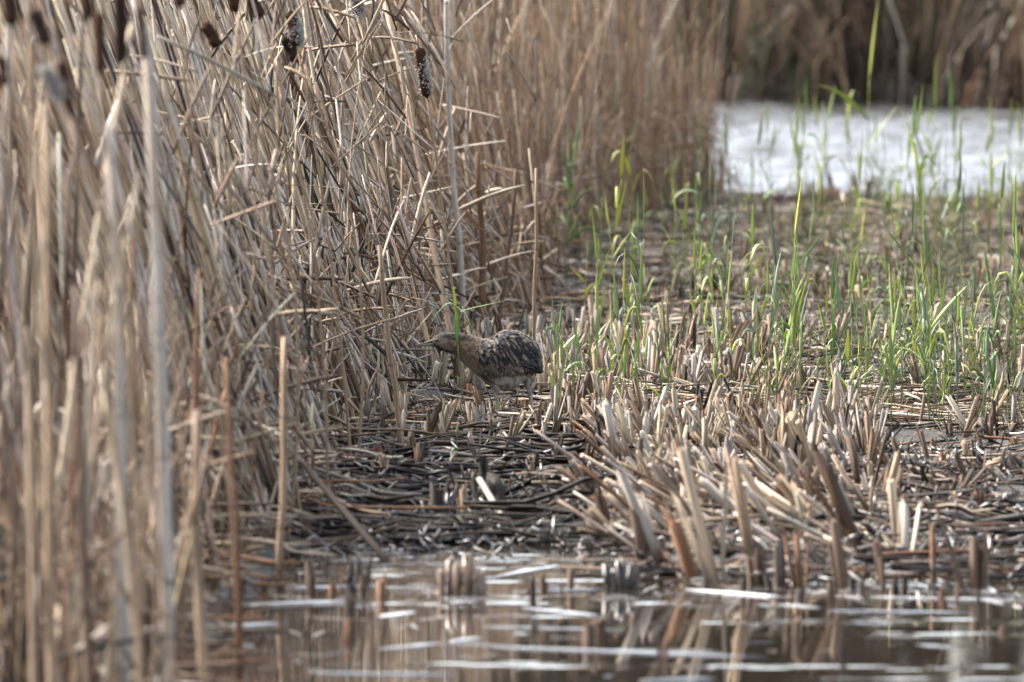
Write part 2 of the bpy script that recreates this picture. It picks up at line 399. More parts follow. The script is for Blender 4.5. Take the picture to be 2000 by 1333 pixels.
#            pale grey tan brown rust dark
W_MID = (30, 27, 21, 13, 4, 5)
W_FRONT = (13, 12, 22, 29, 13, 11)
W_BACK = (10, 6, 26, 18, 8, 0, 32)
parts_s = [stems(300, 40, 48, .25, 1.3, 2.2, W_FRONT, .0065, .0145, .5),
           stems(2750, 48, 64, .45, 1.6, 2.5, W_MID, .007, .0135, .38),
           stems(4000, 64, 83, .35, 1.9, 2.7, W_BACK, .0034, .0074, .12)]
HERO = []       # standing stems one can single out: base px, top px, distance at base/top, width px, colour, label
def hero(px0, py0, px1, py1, w, colr, label, d0=None, d1=None, bend=0.0):
    p0 = G(px0, py0, .0) if d0 is None else AT(px0, py0, d0)
    p1 = AT(px1, py1, (p0[1] if d1 is None else d1))
    if d0 is not None: p0 = p0 + (p1 - p0) / (p1[2] - p0[2]) * (-.06 - p0[2]) if p0[2] > -.05 else p0
    t = np.linspace(0, 1, 7)[:, None]
    sid = np.array([1.0, 0, 0]) * bend * wpx(p0[1])
    P = p0 + (p1 - p0) * t + sid * (4 * t * (1 - t)) + R.normal(0, .003, (7, 3))
    HERO.append((P, np.linspace(1.05, .72, 7) * w * .5 * wpx(p0[1]), np.array(PAL[colr]), colr, label))
F = 'in the pond at the near reeds'
hero(238, 1340, 214, 250, 34, 'grey', 'thick bleached grey reed stem ' + F, 40.5, 40.5, 6)
hero(322, 1330, 285, 60, 30, 'grey', 'straightest pale grey reed stem ' + F, 41.0, 41.0, 10)
hero(398, 1290, 384, 800, 28, 'tan', 'stout tan reed stem at the water edge ' + F, 42.0, 42.0, -5)
hero(548, 1150, 556, 660, 20, 'tan', 'dull tan upright reed stem rising from the pond beside the slanting fallen stalk', None, None, 3)
hero(462, 1180, 440, 700, 18, 'rust', 'thin rusty reed stem ' + F, 43.0, 43.0, 4)
hero(110, 1340, 92, 200, 24, 'tan', 'broad tan reed stem with a brown edge ' + F, 39.5, 39.5, -6)
hero(175, 1340, 150, 560, 20, 'brown', 'brown reed stem between two pale ones ' + F, 40, 40, 0)
hero(62, 1340, 52, 640, 20, 'tan', 'slim tan reed stem at the outer side ' + F, 39.8, 39.8, 5)
hero(270, 1345, 205, 760, 19, 'pale', 'pale stem slanting between the thick grey stems ' + F, 40.2, 40.2, 8)
hero(790, 905, 742, 480, 15, 'tan', 'thick tan stem standing just left of the bittern bill', None, None, -4)
hero(912, 690, 870, 0, 17, 'grey', 'tall bleached stem rising behind the bittern neck', 63.5, 63.2, -6)
hero(940, 650, 932, 300, 17, 'rust', 'dark rusty broken leaf standing behind the bittern shoulder', 64.5, 64.5, 5)
hero(968, 650, 1010, 330, 11, 'brown', 'slim brown stem leaning away behind the bittern back', 65, 65, 5)
hero(1038, 700, 1048, 330, 9, 'tan', 'slender tan stem rising just behind the bittern tail', 60.5, 60.5, 3)
hero(1090, 480, 1197, -20, 5, 'tan', 'very thin bowed grass stalk leaning out over the cut area', 70, 70, 14)
hero(640, 880, 470, 300, 17, 'pale', 'leaning pale stem at the open corner of the reed bed', None, None, 10)
hero(700, 870, 560, 330, 15, 'tan', 'leaning tan stem in the reed bed left of the bittern', None, None, 8)
hero(735, 860, 610, 560, 14, 'brown', 'short brown stem leaning left in front of the pale reeds', None, None, 5)
hero(630, 905, 500, 560, 20, 'grey', 'stout bleached stem leaning over the matted edge', None, None, 10)
hero(840, 700, 640, 0, 13, 'tan', 'long tan stem leaning left above the bittern head', 60, 61, 12)
hero(880, 690, 750, 0, 13, 'tan', 'long tan stem leaning left beside the ragged seed head', 61, 62, 8)
hp = np.array([h[0] for h in HERO]); hr = np.array([h[1] for h in HERO]); hc = np.repeat(np.array([h[2] for h in HERO])[:, None], 7, 1)
hk = np.array([NAMES.index(h[3]) for h in HERO])
sp = np.concatenate([hp] + [p[0] for p in parts_s]); sr = np.concatenate([hr] + [p[1] for p in parts_s])
sc_ = np.concatenate([hc] + [p[2] for p in parts_s]); sk = np.concatenate([hk] + [p[3] for p in parts_s])
sb = np.concatenate([np.zeros(len(HERO), bool)] + [p[4] for p in parts_s])
def clear_of_bird(P):
    """the bittern stands in the open: nothing loose grows between it and the pond"""
    f = np.linspace(0, 1, 5)[None, None, :, None]
    Q = (P[:, :-1, None] * (1 - f) + P[:, 1:, None] * f).reshape(len(P), -1, 3)
    x, y, d = proj(Q)
    return ~((x > 800) & (x < 1075) & (y > 635) & (y < 788) & (Q[..., 1] < BIRD[1] + .22) & (Q[..., 1] > 40)).any(1) & ~((x > 945) & (x < 1058) & (y > 740) & (y < 806) & (Q[..., 1] < BIRD[1] + .1)).any(1)
def not_splayed(P):
    D = np.diff(P, axis=1); return ~((np.abs(D[..., 0]) > .38 * np.abs(D[..., 2])) & ((D[..., 0] * D[..., 2] > 0) | (np.abs(D[..., 2]) < .03)) & (P[:, :1, 1] < 50.5)).any(1)
keep = (clear_of_bird(sp) & not_splayed(sp)) | (np.arange(len(sp)) < len(HERO))
sp, sr, sc_, sk, sb = sp[keep], sr[keep], sc_[keep], sk[keep], sb[keep]
B_STEM = Batch(sp, sr, 5, .8, sc_)
parts_b = [blades(560, 40, 48, .3, W_FRONT, .25, 1.15, .006, .013),
           blades(2600, 48, 65, .5, W_MID, .3, 1.8, .005, .0115),
           blades(4600, 65, 83, .45, W_BACK, .6, 2.3, .0036, .008)]
def joined(parts):
    a = [np.concatenate([p[i] for p in parts]) for i in range(4)]; k = clear_of_bird(a[0])
    return [q[k] for q in a]
bp_, br_, bc_, bk = joined(parts_b); k_ = not_splayed(bp_); bp_, br_, bc_, bk = bp_[k_], br_[k_], bc_[k_], bk[k_]
B_BLADE = Batch(bp_, br_, 3, .42, bc_)
parts_t = [thatch(1300, 40, 48, (12, 8, 26, 30, 14, 10), .7), thatch(2600, 48, 66, (22, 26, 22, 18, 6, 6), .8), thatch(1500, 48, 66, (26, 26, 26, 16, 4, 2), 1.9), thatch(1500, 66, 82, W_BACK, .5)]
tp_, tr_, tc_, tk_ = joined(parts_t)
B_THATCH = Batch(tp_, tr_, 3, .55, tc_)

# ------------------------------------------------------------------ cut stubble
def in_stubble(x, y): return (x > bed_x(y) + .03) & (y > shore_y(x) + .0) & (y < LAKE0 - .3)
def stub_points(n, clear):
    out = np.zeros((0, 2))
    while len(out) < n:
        y = 46 + (LAKE0 - 46) * R.random(n * 3)
        x = R.uniform(-1.6, 3.6, n * 3)
        ok = in_stubble(x, y) & (np.abs(x) < .037 * y + .25)
        X, Yp, _ = proj(np.stack([x, y, x * 0], -1))
        cl = sstep(.40, .60, vnoise(x * 2.6, y * 1.1, 0, 21)); box = lambda a, b_, c, d_: (X > a) & (X < b_) & (Yp > c) & (Yp < d_)
        dens = .30 * cl * (Yp > 560) + .16 * cl * (Yp <= 560)
        dens = np.where(box(1030, 1520, 690, 800), .25 + .75 * cl, dens); dens = np.where(box(1520, 2100, 690, 800), .35 * cl, dens)
        dens = np.where(box(1080, 2100, 800, 862), .04, dens)
        dens = np.where(box(1180, 1720, 862, 1000), .35 + .6 * cl, np.where(box(1180, 1720, 1000, 1135), .32, dens)); dens = np.where(box(1720, 2100, 880, 1135), .12 + .4 * cl, dens)
        dens = np.where(box(780, 1200, 690, 885), .35 + .4 * cl, dens); dens = np.where(box(600, 1180, 885, 1060), .16, dens)
        ok &= R.random(n * 3) < dens
        ok &= ~((np.hypot(x - BIRD[0], (y - BIRD[1]) * .5) < .14) & (R.random(n * 3) < .8))
        out = np.concatenate([out, np.stack([x, y], -1)[ok]])
    return out[:n]
def make_stubs(n):
    xy = stub_points(n, .3); base = np.stack([xy[:, 0], xy[:, 1], land(xy[:, 0], xy[:, 1]) - .03], -1)
    X, Yp, _ = proj(base)
    front = ((Yp > 850) & (X > 1150)).astype(float)
    L = .045 + .19 * R.random(n) ** 1.7 + front * R.uniform(-.02, .12, n) * (Yp < 1010)
    L = L * (1 - .35 * sstep(62, 72, base[:, 1])) * np.where(front > 0, .85, 1)
    L = np.where((X > 790) & (X < 1080) & (Yp > 785), np.minimum(L, np.maximum((Yp - 786) * wpx(base[:, 1]), .03)), L)
    lean = np.stack([R.normal(0, .22, n) - front * R.uniform(-.15, 1.25, n) * (Yp > 890), R.normal(0, .18, n)], -1)
    D = unit(np.concatenate([lean, np.ones((n, 1))], 1))
    a = R.uniform(0, 2 * math.pi, n)
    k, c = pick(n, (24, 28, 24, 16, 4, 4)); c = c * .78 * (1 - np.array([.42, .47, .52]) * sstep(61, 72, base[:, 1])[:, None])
    keep = clear_of_bird(np.stack([base, base + D * L[:, None]], 1)); base, D, L, a, k, c = base[keep], D[keep], L[keep], a[keep], k[keep], c[keep]; n = len(base)
    X, Yp, _ = proj(base); wetz = ((X < 1190) & (Yp > 885)) | ((X > 1720) & (Yp > 870)) | (Yp > 1085)
    k2, c2 = pick(n, (4, 6, 16, 38, 12, 24)); c2 = c2 * .7; k = np.where(wetz, k2, k); c = np.where(wetz[:, None], c2, c); L = np.where(wetz, L * .6, L); wetb = sstep(930, 1010, Yp) * .95
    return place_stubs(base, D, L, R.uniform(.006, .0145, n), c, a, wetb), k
def place_stubs(base, D, L, rad, c, a, wetb=0.0):
    """a cut stalk: hollow core with a ragged top and two clasping leaf sheaths of other heights"""
    n = len(base); P, r, C, J, SD, FL = [], [], [], [], [], []
    dark = np.array([.06, .045, .03])
    for j in range(3):
        hgt = L if j == 0 else L * R.uniform(.35, 1.12, n)
        off = 0 if j == 0 else 1.0
        ang = a + (0 if j == 0 else (j - 1.5) * 2.2 + R.normal(0, .5, n))
        side = np.stack([np.cos(ang), np.sin(ang), np.zeros(n)], -1)
        o = side * (rad * off * .85)[:, None]
        ts = np.array([0, .45, 1.0, 1.0, .88])
        spread = side * (L * R.uniform(.02, .26, n) * off)[:, None] if j else 0
        p = base[:, None] + o[:, None] + D[:, None] * (hgt[:, None] * ts[None])[..., None]
        if j: p = p + spread[:, None] * (ts ** 2)[None, :, None]
        P.append(p)
        prof = np.array([1.0, .97, .98, .62, .45]) if j == 0 else np.array([.95, .9, .68, .4, .15])
        r.append((rad * (1 if j == 0 else 1.0))[:, None] * prof[None])
        tint = c * (R.uniform(.8, 1.15, (n, 1)))
        cc = np.repeat(tint[:, None], 5, 1); wet = R.random(n) ** 2.5
        cc[:, 0] = cc[:, 0] * (1 - wet[:, None]) + np.array(PAL['rust']) * .6 * wet[:, None]
        wl = (wetb * R.uniform(.3, 1.0, n))[:, None]           # stained where it stood in the water
        cc[:, 0] = cc[:, 0] * (1 - wl) + np.array([.06, .03, .016]) * wl; cc[:, 1] = cc[:, 1] * (1 - wl * .6) + np.array([.10, .055, .028]) * wl * .6
        cc[:, 4] *= .5
        C.append(cc)
        s = 5
        jg = np.zeros((n, 5, s)); jj = R.normal(0, 1, (n, s)) * (rad * (.9 if j == 0 else 1.7))[:, None]; jj = np.clip(jj, -.35 * hgt[:, None], .35 * hgt[:, None])
        jg[:, 2] = jj; jg[:, 3] = jj * .7; J.append(jg)
        SD.append(np.cross(side, np.array([0, 0, 1.0])) if j else side)
        FL.append(np.full(n, .8 if j == 0 else .3))
    st = lambda A: np.stack(A, 1).reshape((n * 3,) + A[0].shape[1:])
    return Batch(st(P), st(r), 5, st(FL), st(C), side=st(SD), jag=st(J), per=3)
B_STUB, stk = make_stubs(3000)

# leaning cut stalks in the front clump and other stubs that can be singled out
HS = []
def hstub(px0, py0, px1, py1, w, colr, label, d=None, dd=0.0):
    p0 = G(px0, py0, 0) if d is None else AT(px0, py0, d)
    p1 = AT(px1, py1, p0[1] + dd); HS.append((p0, p1, w * .5 * wpx(p0[1]), colr, label))
FC = 'in the slanting pond-edge clump'
hstub(1425, 1145, 1332, 880, 24, 'pale', 'longest thick pale cut stalk leaning left ' + FC)
hstub(1475, 1120, 1436, 895, 18, 'tan', 'tan cut stalk with a slight bend ' + FC, None, .1)
hstub(1378, 1130, 1318, 1025, 30, 'rust', 'short stout rusty cut stalk at the waterline ' + FC)
hstub(1300, 1110, 1215, 930, 24, 'grey', 'grey cut stalk slanting out over dark litter ' + FC)
hstub(1535, 1080, 1372, 940, 22, 'grey', 'low slanting grey cut stalk lying over others ' + FC)
hstub(1560, 1075, 1445, 905, 18, 'pale', 'pale cut stalk crossing behind the tan one ' + FC)
hstub(1640, 1070, 1520, 935, 22, 'tan', 'smooth tan cut stalk in the middle ' + FC)
hstub(1695, 1075, 1480, 950, 20, 'pale', 'long pale cut stalk sloping low ' + FC, None, .15)
hstub(1690, 1090, 1592, 875, 28, 'brown', 'broad brown cut stalk with a split flat top ' + FC)
hstub(1665, 1150, 1630, 1020, 26, 'brown', 'dark brown cut stalk standing in the water ' + FC)
hstub(1720, 1010, 1755, 890, 20, 'tan', 'tan cut stalk leaning right ' + FC)
hstub(1735, 1140, 1710, 1060, 16, 'brown', 'thin brown stub at the end ' + FC)
hstub(1485, 1140, 1478, 1070, 26, 'brown', 'squat brown stub with a flat cut top in the water ' + FC)
hstub(1530, 1145, 1522, 1065, 28, 'dark', 'blackened squat stub in the water ' + FC)
hstub(1570, 1145, 1556, 1050, 18, 'rust', 'rusty narrow stub at the waterline ' + FC)
hstub(1270, 1110, 1240, 1000, 28, 'brown', 'curved brown cut stalk at the dark inner end ' + FC)
hstub(1205, 1060, 1165, 960, 24, 'brown', 'dull brown leaning stub beside the dark inlet')
hstub(1760, 1075, 1740, 940, 17, 'pale', 'upright pale stub beyond the slanting clump')
hstub(1770, 1085, 1766, 985, 22, 'grey', 'greyish upright stub standing alone near the puddle')
hstub(1910, 1150, 1905, 1060, 34, 'brown', 'wide brown stub standing alone in the puddle')
hstub(1825, 1130, 1822, 1030, 12, 'rust', 'thin rusty stub standing in the puddle')
hstub(725, 1255, 722, 1150, 9, 'brown', 'thin brown stalk poking out of the open pond')
hstub(686, 1200, 684, 1145, 28, 'dark', 'blackened stub sticking out of the pond near the reeds')
hstub(612, 1160, 604, 1098, 22, 'brown', 'brown stub by the reed bed at the pond edge')
hstub(768, 965, 742, 890, 15, 'tan', 'tan cut stalk leaning left on the wet mat')
hstub(690, 985, 678, 930, 12, 'grey', 'small grey stub on the wet mat')
hstub(855, 1012, 853, 965, 36, 'dark', 'square blackened stump in the inlet')
hstub(985, 1000, 965, 940, 40, 'dark', 'ragged blackened stump at the middle of the inlet')
hstub(940, 1000, 925, 935, 18, 'dark', 'leaning blackened stub beside the ragged stump')
hstub(912, 1010, 905, 955, 16, 'tan', 'tan upright stub between the blackened stumps')
hstub(1060, 1010, 1035, 965, 14, 'dark', 'small slanting blackened stub in the inlet')
hstub(1148, 1010, 1150, 930, 22, 'dark', 'dark grey stump beside the slanting clump')
hstub(1215, 940, 1185, 790, 20, 'grey', 'tall grey cut stalk behind the dark inlet')
hstub(853, 880, 855, 800, 15, 'tan', 'square cut tan stub below the bittern bill')
hstub(918, 800, 916, 755, 15, 'rust', 'bright rusty stub in front of the bittern breast')
hstub(952, 830, 936, 765, 16, 'tan', 'pale tan stub with a frayed top beside the bittern foot')
hstub(1022, 838, 1022, 806, 18, 'tan', 'flat topped stub between the bittern legs')
hstub(1062, 790, 1052, 700, 18, 'pale', 'split pale stub right behind the bittern tail')
hstub(1092, 790, 1086, 690, 17, 'pale', 'tall pale stub standing behind the bittern')
hstub(1180, 780, 1172, 690, 26, 'tan', 'wide tan stub with a square top in the cut reeds')
hstub(1265, 750, 1262, 690, 24, 'grey', 'broad bleached stub with a ragged top in the cut reeds')
hstub(1330, 765, 1338, 705, 22, 'grey', 'bleached stub leaning right in the cut reeds')
hstub(1425, 762, 1418, 690, 24, 'grey', 'wide bleached stub above the white lying stalk')
hstub(1455, 765, 1482, 705, 14, 'grey', 'narrow bleached stub leaning right above the white lying stalk')
hstub(1362, 900, 1358, 795, 18, 'grey', 'single bleached stub with a rounded top in the litter')
hstub(1540, 940, 1545, 825, 30, 'tan', 'wide tan split stub behind the slanting clump')
hstub(1590, 930, 1588, 840, 22, 'pale', 'pale split stub behind the slanting clump')
for i in range(34):
    u_, v_ = R.uniform(620, 1990), R.choice([R.uniform(1150, 1320), R.normal(1160, 14)]); kk = str(R.choice(['dark', 'brown', 'rust'], p=[.5, .4, .1]))
    h_ = R.uniform(12, 48); hstub(u_, v_, u_ + R.normal(0, 6), v_ - h_, R.uniform(6, 22), kk, f'{"tiny" if h_ < 24 else "small"} {WORD[kk]} stub poking out of open pond water')
n0 = len(HS)
hb = np.array([h[0] for h in HS]); ht = np.array([h[1] for h in HS]); hb[:, 2] = np.minimum(hb[:, 2], land(hb[:, 0], hb[:, 1])) - .03
B_HSTUB = place_stubs(hb, unit(ht - hb), np.linalg.norm(ht - hb, axis=1), np.array([h[2] for h in HS]), np.array([PAL[h[3]] for h in HS]) * .95, R.uniform(0, 6.28, n0), np.full(n0, .9))

# ------------------------------------------------------------------ fallen stalks and litter on the wet ground
def fallen(n, region, yaw, weights, l0, l1, w0, w1, lift=.02, tone=1.0):
    xy = region(n); n = len(xy); K = 6
    a = R.normal(0, yaw, n) + R.choice([0, math.pi], n); L = R.uniform(l0, l1, n)
    d = np.stack([np.cos(a), np.sin(a), np.zeros(n)], -1); t = np.linspace(-.5, .5, K)
    bow = R.normal(0, .05, n)
    P = np.zeros((n, K, 3)); P[..., :2] = xy[:, None] + d[:, None, :2] * (L[:, None] * t[None])[..., None]
    P[..., 0] += (bow * L)[:, None] * (t ** 2)[None] * -np.sin(a)[:, None]; P[..., 1] += (bow * L)[:, None] * (t ** 2)[None] * np.cos(a)[:, None]
    g = np.maximum(land(P[..., 0], P[..., 1]), 0.0)
    r0 = R.uniform(w0, w1, n)
    tilt = R.normal(0, .10, n)
    P[..., 2] = np.maximum(g, g.mean(1, keepdims=True) * .8) + r0[:, None] * .5 + np.abs(R.normal(0, lift, n))[:, None] + np.maximum(tilt[:, None] * L[:, None] * t[None], -.01)
    k, c = pick(n, weights)
    c = c * tone
    return P, r0[:, None] * np.array([.85, 1, 1, 1, .95, .7])[None], np.repeat(c[:, None], K, 1), k
def reg_mat(n):       # the wet mat of stalks below the bird
    q = np.stack([R.uniform(610, 1240, n), R.uniform(868, 1065, n)], -1)
    return np.array([G(a, b)[:2] for a, b in q])
def reg_stub(n):
    y = 46.5 + (LAKE0 - 46.5) * R.random(n * 4) ** 1.4; x = R.uniform(-1.6, 3.4, n * 4)
    lx_, ly_, _ = proj(np.stack([x, y, x * 0], -1))
    ok = in_stubble(x, y) & (np.abs(x) < .037 * y + .3) & ((ly_ < 880) | ((R.random(n * 4) < .3) & (lx_ > 1190))); o = np.stack([x, y], -1)[ok]
    return o[:n]
def reg_line(n):      # open litter strips across the cut area
    q = np.stack([R.uniform(1100, 2050, n), R.normal(812, 26, n)], -1)
    return np.array([G(a, b)[:2] for a, b in q])
def reg_front(n):
    q = np.stack([R.uniform(1150, 2050, n), R.uniform(960, 1135, n)], -1)
    return np.array([G(a, b)[:2] for a, b in q])
def reg_bedfoot(n):
    y = R.uniform(38, 54, n); x = bed_x(y) + R.normal(-.12, .16, n)
    return np.stack([x, y], -1)
def slanting(n):      # cut stalks slumped over one another in the front clump
    q = np.stack([R.uniform(1230, 1730, n), R.uniform(985, 1110, n)], -1); K = 6
    b = np.array([G(u, v) for u, v in q]); L = R.uniform(.18, .5, n)
    d = unit(np.stack([-R.uniform(.5, 1.2, n), R.normal(0, .3, n), R.uniform(.25, .8, n)], -1))
    P = b[:, None] + d[:, None] * (L[:, None] * np.linspace(0, 1, K)[None])[..., None]; P[:, 0, 2] -= .03
    k, c = pick(n, (28, 26, 26, 14, 6, 0)); C = np.repeat(c[:, None], K, 1)
    w_ = R.uniform(.3, 1, n)[:, None]; C[:, 0] = C[:, 0] * (1 - w_) + np.array([.07, .035, .018]) * w_; C[:, 1] = C[:, 1] * (1 - .5 * w_) + np.array([.10, .055, .028]) * .5 * w_
    return P, R.uniform(.008, .014, n)[:, None] * np.array([1, 1, 1, 1, .97, .9])[None], C, k
fl = [fallen(400, reg_mat, .42, (2, 3, 8, 36, 6, 45), .08, .6, .005, .015, .014, .28),
      fallen(1700, reg_stub, .8, (8, 16, 20, 28, 4, 24), .08, .5, .004, .0105, .02),
      fallen(420, reg_line, .45, (10, 16, 22, 28, 4, 20), .15, .7, .004, .010, .015),
      fallen(420, reg_front, .7, (4, 7, 12, 36, 8, 33), .08, .45, .005, .013, .02, .45),
      slanting(70),
      fallen(420, reg_bedfoot, .7, (14, 12, 26, 30, 14, 8), .15, .7, .004, .010, .05)]
HF = []
def hfall(px0, py0, px1, py1, w, colr, label, z0=.02, z1=.02):
    p0, p1 = G(px0, py0, z0), G(px1, py1, z1); t = np.linspace(0, 1, 6)[:, None]
    HF.append((p0 + (p1 - p0) * t + np.array([0, 0, .012]) * (4 * t * (1 - t)), np.array([1, 1, 1, .97, .93, .85]) * w * .5 * wpx(p0[1]), colr, label))
def hfall_at(px0, py0, d0, px1, py1, d1, w, colr, label):
    p0, p1 = AT(px0, py0, d0), AT(px1, py1, d1); t = np.linspace(0, 1, 6)[:, None]
    HF.append((p0 + (p1 - p0) * t, np.array([1, 1, 1, .97, .93, .85]) * w * .5 * wpx(d0), colr, label))
hfall_at(772, 1115, 48.2, 555, 862, 49.2, 19, 'brown', 'long brown stalk slanting from the reeds down into the pond')
hfall(1690, 835, 1850, 850, 24, 'brown', 'thick brown stalk lying in the litter among green shoots')
hfall(1393, 766, 1476, 768, 16, 'grey', 'white bleached stalk lying flat in the cut reeds')
hfall(640, 905, 1010, 935, 16, 'brown', 'long brown stalk bedded across the top of the wet mat')
hfall(700, 1035, 1130, 1028, 18, 'brown', 'long rounded brown stalk along the edge of the wet mat')
hfall(850, 1048, 1120, 1042, 14, 'tan', 'tan stalk lying half in the water at the wet mat edge')
hfall(660, 950, 990, 960, 13, 'tan', 'straight tan stalk lying across the wet mat')
hfall(985, 940, 1190, 915, 13, 'tan', 'pale stalk lying behind the ragged stump')
hfall_at(612, 740, 58.5, 985, 845, 56.6, 26, 'grey', 'broad grey leaf sheath slanting down in front of the bittern')
hfall_at(1010, 1060, 50.2, 935, 935, 51.0, 15, 'grey', 'grey stalk propped against the ragged stump')
hfall_at(690, 790, 57.6, 765, 718, 57.4, 12, 'pale', 'short pale straw stalk leaning across the thick stem')
hfall_at(715, 832, 56.6, 788, 806, 56.4, 12, 'pale', 'bright straw piece snagged on the thick tan stem')
hfall_at(560, 880, 55.4, 745, 950, 54.6, 16, 'tan', 'pale tan stem slumped at the foot of the reed bed')
fl = [[q[clear_of_bird(f[0])] for q in f] for f in fl]
fp = np.concatenate([np.array([h[0] for h in HF])] + [f[0] for f in fl]); fr = np.concatenate([np.array([h[1] for h in HF])] + [f[1] for f in fl])
fc = np.concatenate([np.repeat(np.array([np.array(PAL[h[2]]) * (.3 if 'mat' in h[3] else .4 if 'pond' in h[3] else .7) for h in HF])[:, None], 6, 1)] + [f[2] for f in fl]); fk = np.concatenate([[NAMES.index(h[2]) for h in HF]] + [f[3] for f in fl])
B_FALL = Batch(fp, fr, 5, .6, fc, side=np.tile([.1, 1.0, .1], (len(fp), 1)) + R.normal(0, .3, (len(fp), 3)))

def litter(n):
    y = 46.3 + (LAKE0 - 46.3) * R.random(n * 3) ** 1.3; x = R.uniform(-1.6, 3.4, n * 3)
    lx_, ly_, _ = proj(np.stack([x, y, x * 0], -1))
    ok = (x > bed_x(y) - .3) & (y > shore_y(x) - .1) & (y < LAKE0 - .3) & ((ly_ < 875) | ((R.random(n * 3) < .35) & (lx_ > 1190))) & (np.abs(x) < .037 * y + .25)
    xy = np.stack([x, y], -1)[ok][:n]; n = len(xy)
    d = unit(np.stack([R.normal(0, 1, n), R.normal(0, .7, n), R.normal(0, .45, n)], -1)); L = R.uniform(.03, .16, n)
    b = np.stack([xy[:, 0], xy[:, 1], np.maximum(land(xy[:, 0], xy[:, 1]), 0) + .008 + np.abs(R.normal(0, .012, n))], -1)
    t = np.linspace(-.5, .5, 3)[None, :, None]
    P = b[:, None] + d[:, None] * L[:, None, None] * t
    k, c = pick(n, (8, 16, 20, 26, 4, 26)); c = c * .65
    r = R.uniform(.002, .007, n)[:, None] * np.array([.7, 1, .5])[None]
    return Batch(P, r, 3, .5, c)
B_LITTER = litter(11000)
def wet_litter(n):
    q = np.stack([R.uniform(520, 2050, n), R.normal(1000, 75, n)], -1); q = q[(q[:, 1] > 885) & (q[:, 1] < 1150) & ((q[:, 0] > 1240) | (q[:, 1] < 1085))]
    xy = np.array([G(a, b)[:2] for a, b in q]); n = len(xy)
    d = unit(np.stack([R.normal(0, 1, n), R.normal(0, .7, n), R.normal(0, .7, n)], -1)); L = R.uniform(.02, .14, n)
    b = np.stack([xy[:, 0], xy[:, 1], np.maximum(land(xy[:, 0], xy[:, 1]), 0) + np.abs(R.normal(0, .012, n))], -1)
    P = b[:, None] + d[:, None] * L[:, None, None] * np.linspace(-.5, .5, 4)[None, :, None] + R.normal(0, .004, (n, 4, 3))
    k, c = pick(n, (2, 3, 8, 34, 8, 45)); c = c * .4
    return Batch(P, R.uniform(.003, .010, n)[:, None] * np.array([.7, 1, .9, .4])[None], 4, .45, c)
B_WET = wet_litter(3600)

# ------------------------------------------------------------------ hand out: 300 of each kind one by one, the rest as stuff
def zone_of(p):
    x, y, d = proj(p)
    if p[1] < 48: return 'standing in the pond'
    if p[1] < 52: return 'at the pond corner'
    if p[1] < 57: return 'beside the wet mat'
    if p[1] < 65: return 'around the bittern'
    return 'well beyond the bittern'
def emit(batch, idx, name, mat, lab, group, cat):
    for i in idx:
        t0 = i * batch.per; o = batch.P[t0, 0]
        link(name, batch.mesh(name, [i], mat, origin=o), tuple(o), label=lab(i), group=group(i), category=cat)
def rest(batch, idx, name, mat, label, cat):
    if len(idx): link(name, batch.mesh(name, idx, mat), kind='stuff', label=label, category=cat)

sc = visible_score([B_STEM, B_BLADE, B_THATCH, B_STUB, B_FALL, B_HSTUB])
def top(s, n, always=()):
    o = [i for i in np.argsort(-s) if s[i] > 0 and i not in set(always)]
    return list(always) + o[:max(0, n - len(always))]
nH = len(HERO)
def thick(b, i): return 'stout' if b.r[i * b.per, 0] > np.median(b.r[::b.per, 0]) * 1.15 else ('thin' if b.r[i * b.per, 0] < np.median(b.r[::b.per, 0]) * .85 else 'plain')
def lean_word(P):
    if abs((P[-1] - P[0])[2]) < .3 * np.linalg.norm(P[-1] - P[0]): return 'lying nearly level'
    d = P[-1] - P[0]; k = d[0] / max(abs(d[2]), .01)
    D = unit(np.diff(P, axis=0)); bent = (D[0] @ D[-1]) < .7
    return ('bent over ' if bent else '') + ('slanting left' if k < -.3 else 'leaning left' if k < -.1 else 'leaning right' if k > .1 else 'upright')
ids = top(sc[0], 300, range(nH))
def stem_label(i):
    if i < nH: return HERO[i][4]
    st = 'snapped-off' if sb[i] else 'tall'
    P = B_STEM.P[i]; ch = unit(P[-1] - P[0]); dv = (P - P[0]) - ((P - P[0]) @ ch)[:, None] * ch
    st += ' straight' if np.linalg.norm(dv, axis=1).max() < .028 else ' bowed'
    q = B_STEM.col[i, -1].mean() / np.mean(PAL[NAMES[sk[i]]]); st += ' bright' if q > 1.06 else (' dull' if q < .8 else '')
    return f'{st} {thick(B_STEM, i)} {WORD[NAMES[sk[i]]]} dead reed {lean_word(B_STEM.P[i])} {zone_of(B_STEM.P[i, 0])}'
emit(B_STEM, ids, 'dead_reed', M_DRY, stem_label, lambda i: None if i < nH else stem_label(i) + ' (alike)', 'reed')
rest(B_STEM, np.setdiff1d(np.arange(B_STEM.N), ids), 'reed_bed', M_DRY, 'dense mass of dry reed stems filling the bed behind the nearest ones', 'reeds')
ids = top(sc[1], 300)
blade_label = lambda i: f'{thick(B_BLADE, i)} {WORD[NAMES[bk[i]]]} dry leaf blade {lean_word(B_BLADE.P[i])} {zone_of(B_BLADE.P[i, 0])}'.replace('stout', 'wide').replace('thin', 'narrow')
emit(B_BLADE, ids, 'dry_reed_leaf', M_DRY, blade_label, lambda i: blade_label(i) + ' (alike leaves)', 'dry leaf')
rest(B_BLADE, np.setdiff1d(np.arange(B_BLADE.N), ids), 'dry_leaf_mass', M_DRY, 'dense mass of dry reed leaves filling the bed behind the nearest ones', 'dry leaves')
ids = top(sc[2], 300)
that_label = lambda i: f'{thick(B_THATCH, i)} broken {WORD[NAMES[tk_[i]]]} reed scrap {lean_word(B_THATCH.P[i][[0, -1]])} {zone_of(B_THATCH.P[i, 2])}'
